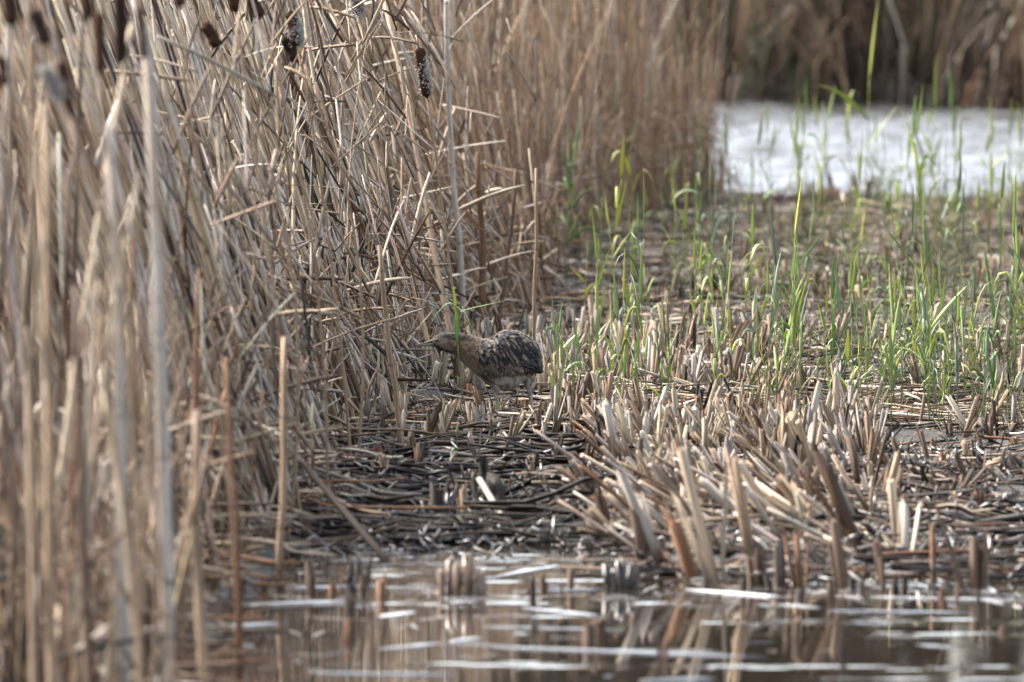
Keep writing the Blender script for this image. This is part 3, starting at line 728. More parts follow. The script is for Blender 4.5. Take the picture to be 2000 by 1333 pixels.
emit(B_THATCH, ids, 'broken_reed', M_DRY, that_label, lambda i: that_label(i) + ' (alike pieces)', 'broken reed')
rest(B_THATCH, np.setdiff1d(np.arange(B_THATCH.N), ids), 'reed_thatch', M_DRY, 'tangled broken reed pieces low down inside the reed bed', 'broken reeds')
ids = top(sc[3], 300 - n0)
def stub_zone(p):
    x, y, d = proj(p)
    if y > 870 and x > 1150: return 'in the clump behind the pond edge'
    if y > 870: return 'on the wet mat beside the inlet'
    if y > 640: return 'in the cut strip beside the bittern'
    return 'in the far cut strip'
stub_label = lambda i: f'{thick(B_STUB, i)} {WORD[NAMES[stk[i]]]} cut reed stub {lean_word(B_STUB.P[i * 3, :3])} {stub_zone(B_STUB.P[i * 3, 0])}'
emit(B_STUB, ids, 'cut_reed_stub', M_STUB, stub_label, lambda i: stub_label(i) + ' (alike stubs)', 'reed stub')
rest(B_STUB, np.setdiff1d(np.arange(B_STUB.N // 3), ids), 'reed_stubble', M_STUB, 'stubble of cut reeds covering the open strip between the nearest stubs', 'stubble')
emit(B_HSTUB, range(n0), 'cut_reed_stub', M_STUB, lambda i: HS[i][4], lambda i: 'stubs alike in the open pond' if 'poking out of open' in HS[i][4] else None, 'reed stub')
nF = len(HF)
ids = top(sc[4], 300, range(nF))
def fall_label(i):
    if i < nF: return HF[i][3]
    x, y, d = proj(B_FALL.P[i, 2])
    z = 'on the wet mat by the inlet' if (x < 1240 and 868 < y < 1070) else ('at the foot of the reed bed' if x < 640 else ('among the stalks at the pond edge' if y > 940 else 'among the stubble and green shoots'))
    ln = np.linalg.norm(B_FALL.P[i, -1] - B_FALL.P[i, 0]); q = B_FALL.P[i, -1] - B_FALL.P[i, 0]; sl = abs(q[1]) > .6 * abs(q[0])
    return f'{"long" if ln > .45 else "short"} {thick(B_FALL, i)} {WORD[NAMES[fk[i]]]} fallen reed lying {"askew" if sl else "crosswise"} {z}'
emit(B_FALL, ids, 'fallen_reed', M_DAMP, fall_label, lambda i: None if i < nF else fall_label(i) + ' (alike stalks)', 'fallen reed')
rest(B_FALL, np.setdiff1d(np.arange(B_FALL.N), ids), 'fallen_reed_mat', M_DAMP, 'mat of fallen reed stalks lying over the wet ground', 'fallen reeds')
rest(B_LITTER, np.arange(B_LITTER.N), 'reed_litter', M_STUB, 'small chips of chopped reed strewn over the wet ground', 'litter')

rest(B_WET, np.arange(B_WET.N), 'rotting_litter', M_WET, 'dark rotting reed scraps along the wet pond edge', 'litter')

# ------------------------------------------------------------------ far bank across the lake
def far_bank():
    n = 12500
    x = R.uniform(-9, 13, n); y = bank_y(x) + R.random(n) ** 1.4 * 6
    b = np.stack([x, y, land(x, y) - .02], -1); L = R.uniform(1.2, 2.6, n)
    cl = vnoise(x * 1.6, y * .8, 0, 31) - .5
    lean = np.stack([R.normal(0, .13, n) + cl * .5, R.normal(-.02, .14, n)], -1)
    cur = np.stack([R.normal(0, .7, n) + cl * 1.6, R.normal(-.15, .4, n)], -1)
    P = polyline(b, L, lean, cur, 5, kink_p=.08, kink_lo=.5)
    k, c = pick(n, (2, 8, 34, 46, 4, 6)); c = c * (.6 + .95 * vnoise(x * 1.3, y * .5, 2, 32))[:, None]
    g = (vnoise(x * .8 + 7, y * .4, 0, 33) > .66) & (R.random(n) < .5); c[g] = np.array([.07, .08, .035])
    B = Batch(P, R.uniform(.006, .014, n)[:, None] * np.array([1, 1, .9, .7, .25])[None], 3, .5, c)
    rest(B, np.arange(n), 'far_bank_reeds', M_DRY, 'dark brown reeds drooping along the far bank behind the bright water', 'reeds')
far_bank()
def added_far_wood():
    n = 13000                                  # unseen willows added behind the far bank to block sky from the pond reflection
    x = R.uniform(-45, 55, n); y = R.uniform(146, 156, n); top = 11 + 4 * vnoise(x / 5., 0, 0, 81); z = R.random(n) ** 1.15 * top
    b = np.stack([x, y, z + .1], -1); L = R.uniform(1.0, 3.0, n)
    P = polyline(b, L, R.normal(0, .5, (n, 2)), R.normal(0, .5, (n, 2)), 3)
    k, c = pick(n, (0, 0, 8, 52, 0, 40)); c = c * .6
    B = Batch(P, R.uniform(.12, .30, n)[:, None] * np.array([1, .85, .25])[None], 3, .5, c)
    m = 70; xb = R.uniform(-45, 55, m); tb = np.stack([xb, R.uniform(148, 154, m), np.full(m, -.1)], -1)
    T = Batch(polyline(tb, R.uniform(6, 10, m), R.normal(0, .1, (m, 2)), R.normal(0, .3, (m, 2)), 6), np.linspace(.22, .05, 6)[None].repeat(m, 0), 6, 1.0, np.tile([.07, .055, .045], (m, 1)))
    rest(B, np.arange(n), 'added_woodland', M_DRY, 'unseen brown willow wood added behind the far bank to darken pond reflections', 'woodland')
    rest(T, np.arange(m), 'added_wood_trunks', M_DRY, 'dark trunks of the unseen willow wood added behind the far bank', 'trunks')
added_far_wood()

# ------------------------------------------------------------------ bulrush heads
def bulrush(px, py0, py1, w, d, label, lean=-.06, bend=0.0, fluff=0, colr=(.085, .045, .028)):
    """brown seed head seen between py0 (top) and py1 (bottom) at distance d, on its own stem"""
    zt, zb = AT(px, py0, d), AT(px - lean * (py1 - py0), py1, d)
    ax = unit(zb - zt); base = np.array([zb[0] + min(-lean, .13) * zb[2], zb[1], -.08])
    root = link('bulrush', None, tuple(base), label=label, category='bulrush', group='brown bulrushes above the reed bed')
    r = w * .5 * wpx(d)
    t = np.linspace(0, 1, 10)[:, None]
    e = zb + (zt - zb) * .02; cpt = e + ax * .45 * zb[2]; P = base * (1 - t) ** 2 + cpt * 2 * t * (1 - t) + e * t ** 2
    st = Batch(P[None], np.linspace(.006, .0042, 10)[None], 6, 1.0, np.array([PAL['tan']]))
    link('stem', st.mesh('stem', [0], M_DRY, origin=base), (0, 0, 0), root)
    K = 16; t = np.linspace(0, 1, K); prof = np.clip(np.minimum(t / .10, (1 - t) / .07), 0, 1) ** .5 * (1 + .05 * np.sin(t * 9)) + .02
    H = zb + (zt - zb) * t[:, None]; H = H + R.normal(0, r * .07, (K, 3))
    jag = R.normal(0, r * .10, (1, K, 10))
    hb_ = Batch(H[None], (r * prof)[None], 10, 1.0, np.array(colr)[None] * .5, jag=jag)
    link('seed_head', hb_.mesh('seed_head', [0], M_HEAD, origin=base), (0, 0, 0), root)
    P = np.linspace(0, 1, 4)[:, None] * (unit(zt - zb) * .13) + zt - unit(zt - zb) * .01
    sp_ = Batch(P[None], np.array([[.003, .0025, .002, .0012]]), 5, 1.0, np.array([PAL['tan']]))
    link('tip_spike', sp_.mesh('tip_spike', [0], M_DRY, origin=base), (0, 0, 0), root)
    if fluff:
        n = 700; u = R.uniform(.15, .75, n) if fluff < 3 else R.uniform(0, 1, n)
        ang = R.normal(.3 if fluff == 1 else 3.0, 1.0 if fluff < 3 else 3, n)
        o = zb + (zt - zb) * u[:, None]; dd = unit(np.stack([np.cos(ang), np.sin(ang), R.normal(-.1, .6, n)], -1))
        Pf = o[:, None] + dd[:, None] * (r * .8 + np.linspace(0, 1, 4)[None, :, None] * R.uniform(.2, 1.0, n)[:, None, None] * r) + R.normal(0, r * .18, (n, 4, 3))
        fb = Batch(Pf, np.tile(np.array([.0011, .0012, .0011, .0007]), (n, 1)), 3, 1.0, np.full((n, 3), .62) * np.array([1, .93, .85]), per=n)
        link('seed_fluff', fb.mesh('seed_fluff', [0], M_FLUFF, origin=base), (0, 0, 0), root, kind='stuff')
bulrush(818, 92, 192, 19, 58.9, 'ragged bulrush head shedding white fluff, alone above the bittern', -.16, 0, 1)
bulrush(567, 22, 92, 24, 53, 'plump brown bulrush head beside pale fluff at the top of the reeds', -.20, 0, 1)
bulrush(556, 72, 122, 24, 53.2, 'short leaning dark bulrush head just below a plump one', -.55, 0, 0, (.05, .03, .022))
bulrush(690, -30, 30, 22, 59, 'burst bulrush head turned all to cream fluff', -.2, 0, 3, (.3, .2, .13))
bulrush(478, -45, 40, 26, 50, 'dark bulrush head leaning among tan stems at the top edge', -.35)
bulrush(448, -60, 25, 24, 49.5, 'brown bulrush head cut by the top edge beside a leaning one', -.15)
bulrush(398, 45, 92, 24, 49, 'small slanting bulrush head behind crossing stems', -.6)
bulrush(345, -60, 14, 20, 46, 'bulrush head whose rounded foot just shows at the top edge', -.1)
bulrush(232, -70, 132, 28, 39.5, 'long blackish bulrush head at the near end of the bed', -.03, 0, 0, (.06, .034, .026))
bulrush(193, 20, 148, 22, 39.6, 'long reddish brown bulrush head beside the blackish one', -.02, 0, 0, (.13, .07, .042))
bulrush(12, -60, 52, 30, 39.4, 'stout bulrush head at the outer corner of the bed', -.10)
bulrush(118, 118, 232, 22, 39.7, 'slanting dark bulrush head hanging low beside tan fluff', -.16)
bulrush(272, 10, 118, 19, 39.3, 'faded bulrush head crossed by a pale stem', -.10, 0, 0, (.20, .13, .095))
bulrush(158, -70, 42, 22, 39.9, 'dark bulrush head at the top edge between two long ones', -.15)
bulrush(66, 20, 86, 26, 40.2, 'thick dark bulrush head half hidden behind dry plumes', -.4, 0, 0, (.07, .045, .035))
bulrush(88, 135, 190, 24, 39.6, 'frayed bulrush head gone to tan fluff', -.5, 0, 3, (.35, .26, .18))
bulrush(4, 110, 168, 18, 39.5, 'narrow dark bulrush head at the outer side of the bed', -.08)

# ------------------------------------------------------------------ green shoots
GREENS = [(.30, .36, .11), (.24, .31, .11), (.165, .23, .095), (.18, .235, .15), (.35, .375, .10)]
def smooth_interp(A, m):
    t = np.arange(len(A)); q = np.linspace(0, len(A) - 1, m); i = np.clip(q.astype(int), 0, len(A) - 2); f = (q - i)[:, None]
    p0, p1, p2, p3 = A[np.maximum(i - 1, 0)], A[i], A[i + 1], A[np.minimum(i + 2, len(A) - 1)]
    return .5 * (2 * p1 + (p2 - p0) * f + (2 * p0 - 5 * p1 + 4 * p2 - p3) * f ** 2 + (3 * p1 - p0 - 3 * p2 + p3) * f ** 3)
def ribbon(p, d0, L, wd, droop, side, K=9):
    t = np.linspace(0, 1, K - 1)[:, None]
    D = unit(d0 + np.array([0, 0, -1.0]) * droop * t ** 1.3 + side * .05)
    P = np.concatenate([p[None], p + np.cumsum(D * L / (K - 1), 0)])
    u = np.linspace(0, 1, K)
    prof = np.interp(u, [0, .12, .35, .7, .9, 1], [.35, .75, 1.0, .62, .25, .03])
    return P, wd * prof
SHOOTS = 0
def shoot(base, Hh, nl, label, group=None, gi=None, lean=None, leaf_w=1.0, tipc=None):
    global SHOOTS; SHOOTS += 1
    lean = R.normal(0, .05, 2) if lean is None else lean
    root = link('reed_shoot', None, tuple(base), label=label, category='green shoot', group=group)
    K = 9; t = np.linspace(0, 1, K)
    P = np.zeros((K, 3)); P[:, 0] = lean[0] * Hh * t ** 1.3; P[:, 1] = lean[1] * Hh * t ** 1.3; P[:, 2] = Hh * t * .82
    P[0, 2] -= .04
    g = np.array(GREENS[R.integers(len(GREENS)) if gi is None else gi])
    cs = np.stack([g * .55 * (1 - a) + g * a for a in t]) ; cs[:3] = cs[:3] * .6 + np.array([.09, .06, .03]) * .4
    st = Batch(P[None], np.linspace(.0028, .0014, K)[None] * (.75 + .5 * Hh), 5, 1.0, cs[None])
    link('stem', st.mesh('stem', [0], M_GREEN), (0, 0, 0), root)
    a0 = R.uniform(0, 2 * math.pi)
    for j in range(nl):
        f = .30 + .70 * (j + .6) / nl if j < nl - 1 else .99
        p = np.array([np.interp(f, t, P[:, q]) for q in range(3)])
        last = j == nl - 1
        a = a0 + j * math.pi + R.normal(0, .5)
        out = R.uniform(.04, .12) if last else (R.uniform(.15, .38) if R.random() < .72 else R.uniform(.5, 1.0))
        d0 = unit(np.array([math.cos(a) * out, math.sin(a) * out, 1.0]))
        L = Hh * R.uniform(.26, .44); wd = R.uniform(.0042, .0078) * leaf_w * (.7 + .6 * Hh)
        droop = R.uniform(0, .15) if last else (R.uniform(.1, .9) if R.random() < .5 else R.uniform(1.2, 2.8))
        Pl, rl = ribbon(p, d0, L, wd, droop, R.normal(size=3))
        gl = np.clip(g * R.uniform(.8, 1.2) * R.uniform(.92, 1.08, 3), 0, 1)
        C = np.repeat(gl[None], 9, 0)
        if R.random() < .18: C[-3:] = C[-3:] * .4 + np.array([.42, .36, .12]) * .6
        sv = np.array([[-math.sin(a), math.cos(a), 0.0]]) if R.random() < .6 else R.normal(size=(1, 3))
        lb = Batch(Pl[None], rl[None], 4, .10, C[None], side=sv)
        link('leaf', lb.mesh('leaf', [0], M_GREEN), (0, 0, 0), root)
def shoot_px(px, py, top, nl, label, **k):
    b = G(px, py, .03); b[2] = max(land(b[0], b[1]), -.02)
    shoot(b, (py - top) * wpx(b[1]), nl, label, **k)
def neck_shoot():
    d = BIRD[1] - .30
    b = AT(911, 838, d); b[2] = land(b[0], b[1]); root = link('reed_shoot', None, tuple(b), label='green shoot rising in front of the bittern neck', category='green shoot')
    def piece(name, pts, wpxs, col, side):
        q = np.array(pts, float); m = 12; ip = smooth_interp(q, m); wv = np.interp(np.linspace(0, 1, m), np.linspace(0, 1, len(wpxs)), wpxs)
        P = np.array([AT(x, y, d + z) for x, y, z in ip]) - b
        if name == 'stem': P[0, 2] = -.04
        Bt = Batch(P[None], (wv * .5 * wpx(d))[None], 5 if name == 'stem' else 4, 1.0 if name == 'stem' else .12, np.array([col]), side=np.array([side]))
        link(name, Bt.mesh(name, [0], M_GREEN), (0, 0, 0), root)
    piece('stem', [(911, 838, 0), (904, 780, 0), (897, 720, 0), (893, 660, 0), (891, 606, 0)], [3.4, 3.2, 3, 2.6, 2], (.16, .20, .08), (1.0, 0, 0))
    piece('leaf', [(893, 670, -.005), (892, 645, -.012), (893, 620, -.012), (896, 600, 0)], [1.5, 9.5, 9, 6], (.20, .32, .08), (1.0, .2, 0))
    piece('leaf', [(891, 612, 0), (889, 592, 0), (887, 572, .005), (885, 560, .01)], [4, 6, 4.5, .6], (.42, .45, .07), (1.0, .1, 0))
    piece('leaf', [(893, 602, 0), (875, 592, -.03), (850, 618, -.07), (818, 672, -.09)], [4, 5, 4, .5], (.24, .32, .17), (.2, 1.0, .4))
    piece('leaf', [(894, 612, 0), (915, 604, .02), (950, 596, .05), (994, 586, .08)], [4, 4.5, 3.5, .5], (.22, .29, .12), (.1, 1.0, .4))
    piece('leaf', [(893, 604, 0), (905, 608, -.03), (914, 624, -.05), (926, 655, -.06)], [5, 7, 4.5, .5], (.27, .34, .20), (.5, 1.0, .2))
neck_shoot()
shoot_px(1110, 782, 640, 4, 'short green shoot arching beside the stubs behind the bittern', gi=1, leaf_w=1.4)
shoot_px(893, 915, 835, 2, 'short green sprout below the bittern on the wet mat', gi=2, leaf_w=1.6)
shoot_px(635, 830, 670, 2, 'small green blade growing at the corner of the reed bed', gi=2)
shoot_px(520, 690, 460, 3, 'small bright shoot glimpsed inside the leaning reeds', gi=2)
shoot_px(1310, 620, 385, 4, 'three-bladed bright shoot at the edge of the far reeds', gi=0, leaf_w=1.3)
shoot_px(1385, 660, 440, 5, 'dense bright shoot clump behind the bleached stubs', gi=1, leaf_w=1.4)
shoot_px(1185, 620, 290, 4, 'tall yellow-green shoot before the far reed bed', gi=4, leaf_w=1.5)
shoot_px(1810, 560, 215, 6, 'tallest bushy bright shoot standing against the water', gi=0, leaf_w=1.6)
shoot_px(1690, 470, 85, 4, 'lone bright shoot rising above the water to the dark bank', gi=4, leaf_w=1.6)
shoot_px(1670, 850, 690, 3, 'broad bright shoot beside the wide stubs at the litter strip', gi=4, leaf_w=1.7)
shoot_px(1740, 870, 590, 5, 'leafy bright shoot by the brown lying stalk', gi=1, leaf_w=1.3)
shoot_px(1815, 850, 560, 6, 'bushy bright shoot over the brown lying stalk', gi=0, leaf_w=1.3)
shoot_px(1940, 840, 570, 6, 'bushy green shoot beyond the brown lying stalk', gi=2, leaf_w=1.4)
for u_, v_, t_, nl_ in ((1172, 600, 330, 4), (1205, 640, 400, 3), (1240, 590, 420, 4), (1325, 600, 430, 4), (1345, 540, 330, 3), (1140, 660, 500, 3), (1222, 690, 520, 4), (1360, 690, 500, 5)):
    shoot_px(u_, v_, t_, nl_, 'slender yellow-green shoot in the loose row along the far reed edge', gi=[0, 4][nl_ % 2], leaf_w=1.3, group='shoots along the far reed edge')
def shoot_field(n):
    made = 0
    while made < n:
        px, py = R.uniform(1060, 2060), R.choice([R.normal(825, 24), R.normal(800, 40), R.normal(720, 60), R.normal(600, 80), R.normal(450, 35)])
        if py < 402 or py > 925: continue
        dens = .3 + .7 * sstep(1350, 1800, px)
        if py > 860 and px < 1500: dens *= .1
        if px > 1830: dens *= .55
        dens *= .35 + .9 * float(sstep(.35, .6, vnoise(px / 90., py / 50., 0, 41)))
        if R.random() > dens: continue
        b = G(px, py, .03)
        if b[0] < bed_x(b[1]) + .08: continue
        b[2] = max(land(b[0], b[1]), 0)
        Hh = R.uniform(.2, .55) if R.random() < .7 else R.uniform(.5, .8)
        if py > 790: Hh = min(Hh, R.uniform(.3, .66))
        if py < 500: Hh = R.uniform(.25, .75)
        z = 'by the litter strip' if py > 780 else ('in the middle of the cut strip' if py > 600 else 'towards the bright water')
        s = 'small' if Hh < .3 else ('knee-high' if Hh < .5 else 'tall')
        gi = int(R.choice(5, p=[.26, .26, .2, .12, .16])); nl = int(R.integers(3, 6))
        gw = ['lime', 'fresh green', 'mid green', 'bluish green', 'yellowish'][gi]; lw = ['sparse', 'leafy', 'bushy'][nl - 3]
        lab = f'{s} {lw} {gw} reed shoot growing {z}'
        shoot(b, Hh, nl, lab, lab + ' (alike shoots)', gi=gi, leaf_w=R.uniform(.85, 1.45))
        made += 1
shoot_field(245)

def undergrowth(n):
    q = np.stack([R.uniform(1150, 2080, n * 2), R.uniform(395, 860, n * 2)], -1)
    ok = R.random(n * 2) < (.15 + .85 * sstep(1250, 1700, q[:, 0])) * (.25 + .75 * sstep(.4, .6, vnoise(q[:, 0] / 80, q[:, 1] / 40, 0, 45))) * np.where(q[:, 1] > 600, .55, 1)
    b = np.array([G(u, v, .03) for u, v in q[ok]]); b = b[b[:, 0] > bed_x(b[:, 1]) + .1][:n]; n = len(b); b[:, 2] = np.maximum(land(b[:, 0], b[:, 1]), 0) - .01
    P = polyline(b, R.uniform(.06, .26, n), R.normal(0, .25, (n, 2)), R.normal(0, .6, (n, 2)), 5)
    g = np.array([(.13, .15, .06), (.16, .18, .075), (.17, .145, .08), (.12, .10, .06)])[R.integers(0, 4, n)] * R.uniform(.7, 1.3, (n, 1))
    B = Batch(P, R.uniform(.0018, .004, n)[:, None] * np.array([.8, 1, .9, .6, .1])[None], 3, .3, g)
    rest(B, np.arange(n), 'grass', M_GREEN, 'low olive grass and sprouts between the green reed shoots', 'grass')
undergrowth(4200)

# ------------------------------------------------------------------ things afloat on the pond
def afloat(px0, py0, px1, py1, w, colr, label, group=None):
    p0, p1 = G(px0, py0, .003), G(px1, py1, .003); t = np.linspace(0, 1, 7)[:, None]
    P = p0 + (p1 - p0) * t; P[:, 1] += np.sin(t[:, 0] * 3.0 + px0) * .02; o = P[0].copy()
    hw = w * .5 * wpx(p0[1]) * 2.6
    b = Batch(P[None], (np.array([.25, .7, 1, .9, 1.05, .75, .15]) * R.uniform(.8, 1.2, 7) * hw)[None], 6, .13, np.array([colr]), side=np.array([[0, 1.0, .02]]))
    link('floating_reed', b.mesh('floating_reed', [0], M_WET, origin=o), tuple(o), label=label, category='floating reed', group=group)
WH, BL_SKY, GY = (.29, .29, .29), (.17, .19, .22), (.12, .11, .10)  # pale dead leaf, with sky sheen put into the white and bluish tones
A = 'floating on the pond'
afloat(738, 1268, 862, 1256, 9, WH, 'white leaf blade ' + A + ' end to end with another'); afloat(880, 1254, 940, 1246, 8, WH, 'short white leaf tip ' + A)
afloat(1340, 1152, 1532, 1166, 13, WH, 'broad white leaf floating before the slanting clump'); afloat(968, 1127, 1092, 1104, 8, WH, 'slanting white leaf floating beside the sawn-looking stump')
afloat(1000, 1158, 1180, 1150, 8, BL_SKY, 'sky-tinted leaf floating past the brown clump stump'); afloat(486, 1182, 700, 1172, 10, WH, 'long white leaf floating beside the reed bed')
afloat(740, 1205, 812, 1196, 12, WH, 'wide short white leaf floating behind the thin stalk'); afloat(440, 1225, 545, 1218, 14, WH, 'whitish leaf floating at the foot of the near reeds')
afloat(880, 1178, 935, 1176, 9, WH, 'small white leaf floating at the foot of the brown clump stump'); afloat(1020, 1188, 1180, 1202, 8, BL_SKY, 'faint sky-tinted leaf floating in open water')
afloat(940, 1223, 1240, 1231, 6, BL_SKY, 'long thin sky-tinted stem floating in open water'); afloat(960, 1262, 1500, 1285, 9, BL_SKY, 'very long sky-tinted stem floating across the open pond')
afloat(1200, 1270, 1420, 1274, 7, GY, 'grey stem floating across open reflections'); afloat(1700, 1165, 1990, 1172, 8, WH, 'long white leaf floating before the puddle')
afloat(1250, 1330, 1400, 1326, 9, BL_SKY, 'sky-tinted leaf floating closest to the pond centre'); afloat(600, 1313, 900, 1318, 8, BL_SKY, 'sky-tinted stem floating off the near reeds')
afloat(1620, 1192, 1900, 1198, 7, BL_SKY, 'sky-tinted stem floating before the wide lone stub'); afloat(560, 1150, 760, 1143, 9, BL_SKY, 'sky-tinted leaf floating behind the blackened stub')
def small_float(n):
    for i in range(n):
        px = R.uniform(450, 2000); py = R.choice([R.normal(1160, 16), R.uniform(1100, 1330), R.normal(1090, 18)])
        if py > 1345 or G(px, py)[1] > shore_y(G(px, py)[0]) + .2: continue
        L = R.uniform(30, 150) if R.random() < .6 else R.uniform(16, 40)
        k = int(R.choice(4, p=[.16, .26, .28, .30])); c = [WH, BL_SKY, GY, (.22, .16, .11)][k]
        lab = ['small white reed scrap', 'small sky-tinted reed scrap', 'small grey reed scrap', 'small brown reed scrap'][k] + ' floating loose on the pond'
        afloat(px, py, px + L, py + R.normal(0, 5), R.uniform(1.2, 4), np.array(c) * R.uniform(.7, 1.1), lab, lab + ' (alike scraps)')
small_float(210)

def clump_stump(px0, px1, pyb, pyt, label, colr, n=11):
    """a cut tussock: a tight bundle of stalk bases sawn off at one height"""
    b = G((px0 + px1) / 2, pyb); d = b[1]; root = link('reed_tussock', None, tuple(b), label=label, category='tussock')
    wd = (px1 - px0) * wpx(d) * .5
    for i in range(n):
        u = (i + .5) / n * 2 - 1; q = R.uniform(-.6, .6)
        base = np.array([u * wd, q * wd, -.08]); h = (pyb - pyt) * wpx(d) * R.uniform(.45, 1.1) * (1 - .2 * u * u) + .08
        c = np.array(colr) * R.uniform(.6, 1.3)
        st = place_stubs(base[None], unit(np.array([[u * .12 + R.normal(0, .06), R.normal(0, .08), 1.0]])), np.array([h]), np.array([wd * R.uniform(.2, .32)]), c[None], R.uniform(0, 6, 1))
        link('stalk', st.mesh('stalk', [0], M_WET), (0, 0, 0), root)
clump_stump(866, 940, 1162, 1092, 'brown tussock of cut stalks standing alone in the pond', (.17, .11, .07))
clump_stump(1190, 1240, 1150, 1098, 'blackish tussock at the dark inner end of the slanting clump', (.06, .045, .035))
clump_stump(838, 885, 1012, 966, 'black tussock cut square in the inlet', (.05, .042, .036), 8)

# ------------------------------------------------------------------ the bittern
SC = wpx(BIRD[1]) / 7.13 * 1.03
def L2(u, v, y=0.0): return np.array([(u - 1240) * SC, y, (1385 - v) * SC])
# centre u,v / half height (along normal) / half width (mm-ish, in the same units), tail to bill
ST_ = np.array([[1850, 782, 12, 30], [1815, 765, 48, 75], [1775, 735, 105, 120], [1720, 700, 205, 185], [1640, 660, 312, 240], [1540, 632, 374, 280], [1420, 618, 410, 300],
                [1300, 622, 412, 300], [1190, 612, 370, 285], [1100, 592, 300, 250], [1010, 560, 255, 205], [920, 515, 222, 165], [830, 465, 192, 140], [740, 420, 168, 125],
                [650, 392, 152, 116], [570, 378, 140, 110], [500, 370, 126, 104], [440, 370, 104, 90], [398, 374, 84, 66], [372, 380, 62, 46], [356, 384, 44, 34]], float)
def loft(stn, m=64, s=28):
    A = smooth_interp(stn, m); c = A[:, :2]; T = unit(np.gradient(c, axis=0)); N = np.stack([-T[:, 1], T[:, 0]], -1)
    th = np.arange(s) * 2 * math.pi / s
    V = []
    for k in range(m):
        for a in th:
            uv = c[k] + N[k] * A[k, 2] * math.sin(a); V.append(L2(uv[0], uv[1], A[k, 3] * SC * math.cos(a)))
    V = np.array(V); q = []
    for k in range(m - 1):
        for j in range(s): q.append((k * s + j, k * s + (j + 1) % s, (k + 1) * s + (j + 1) % s, (k + 1) * s + j))
    return V, q, [list(range(s))[::-1], [(m - 1) * s + j for j in range(s)]]
def tube_py(pts, rads, s=10):
    P = np.array(pts)[None]; b = Batch(P, np.array(rads)[None], s, 1.0, np.zeros((1, 3)), side=np.array([[.3, 1, .2]]))
    V, q, cp, _, _ = b.verts([0]); return V, [tuple(x) for x in q], [list(x) for x in cp]
def leg_pts(u, y, vfoot, knee):
    y *= SC
    th = ([L2(u - 10, 840, y), L2(u - 6, 960, y), L2(u, 1060, y), L2(u + 4, 1120, y)], [105 * SC, 82 * SC, 44 * SC, 32 * SC])
    sh = ([L2(u + 4, 1100, y), L2(u + knee, 1170, y), L2(u + knee + 2, 1280, y), L2(u + knee + 2, vfoot, y)], [32 * SC, 29 * SC, 26 * SC, 25 * SC])
    toes = []
    fx = u + knee + 2
    for du, dy in ((-210, -30), (-170, -130), (-150, 110), (130, 10)):
        toes.append(([L2(fx, vfoot - 8, y), L2(fx + du * .35, vfoot - 14, y + dy * .35 * SC), L2(fx + du * .75, vfoot + 2, y + dy * .75 * SC), L2(fx + du, vfoot + 8, y + dy * SC)], [15 * SC, 12 * SC, 10 * SC, 5 * SC]))
    return [th, sh] + toes
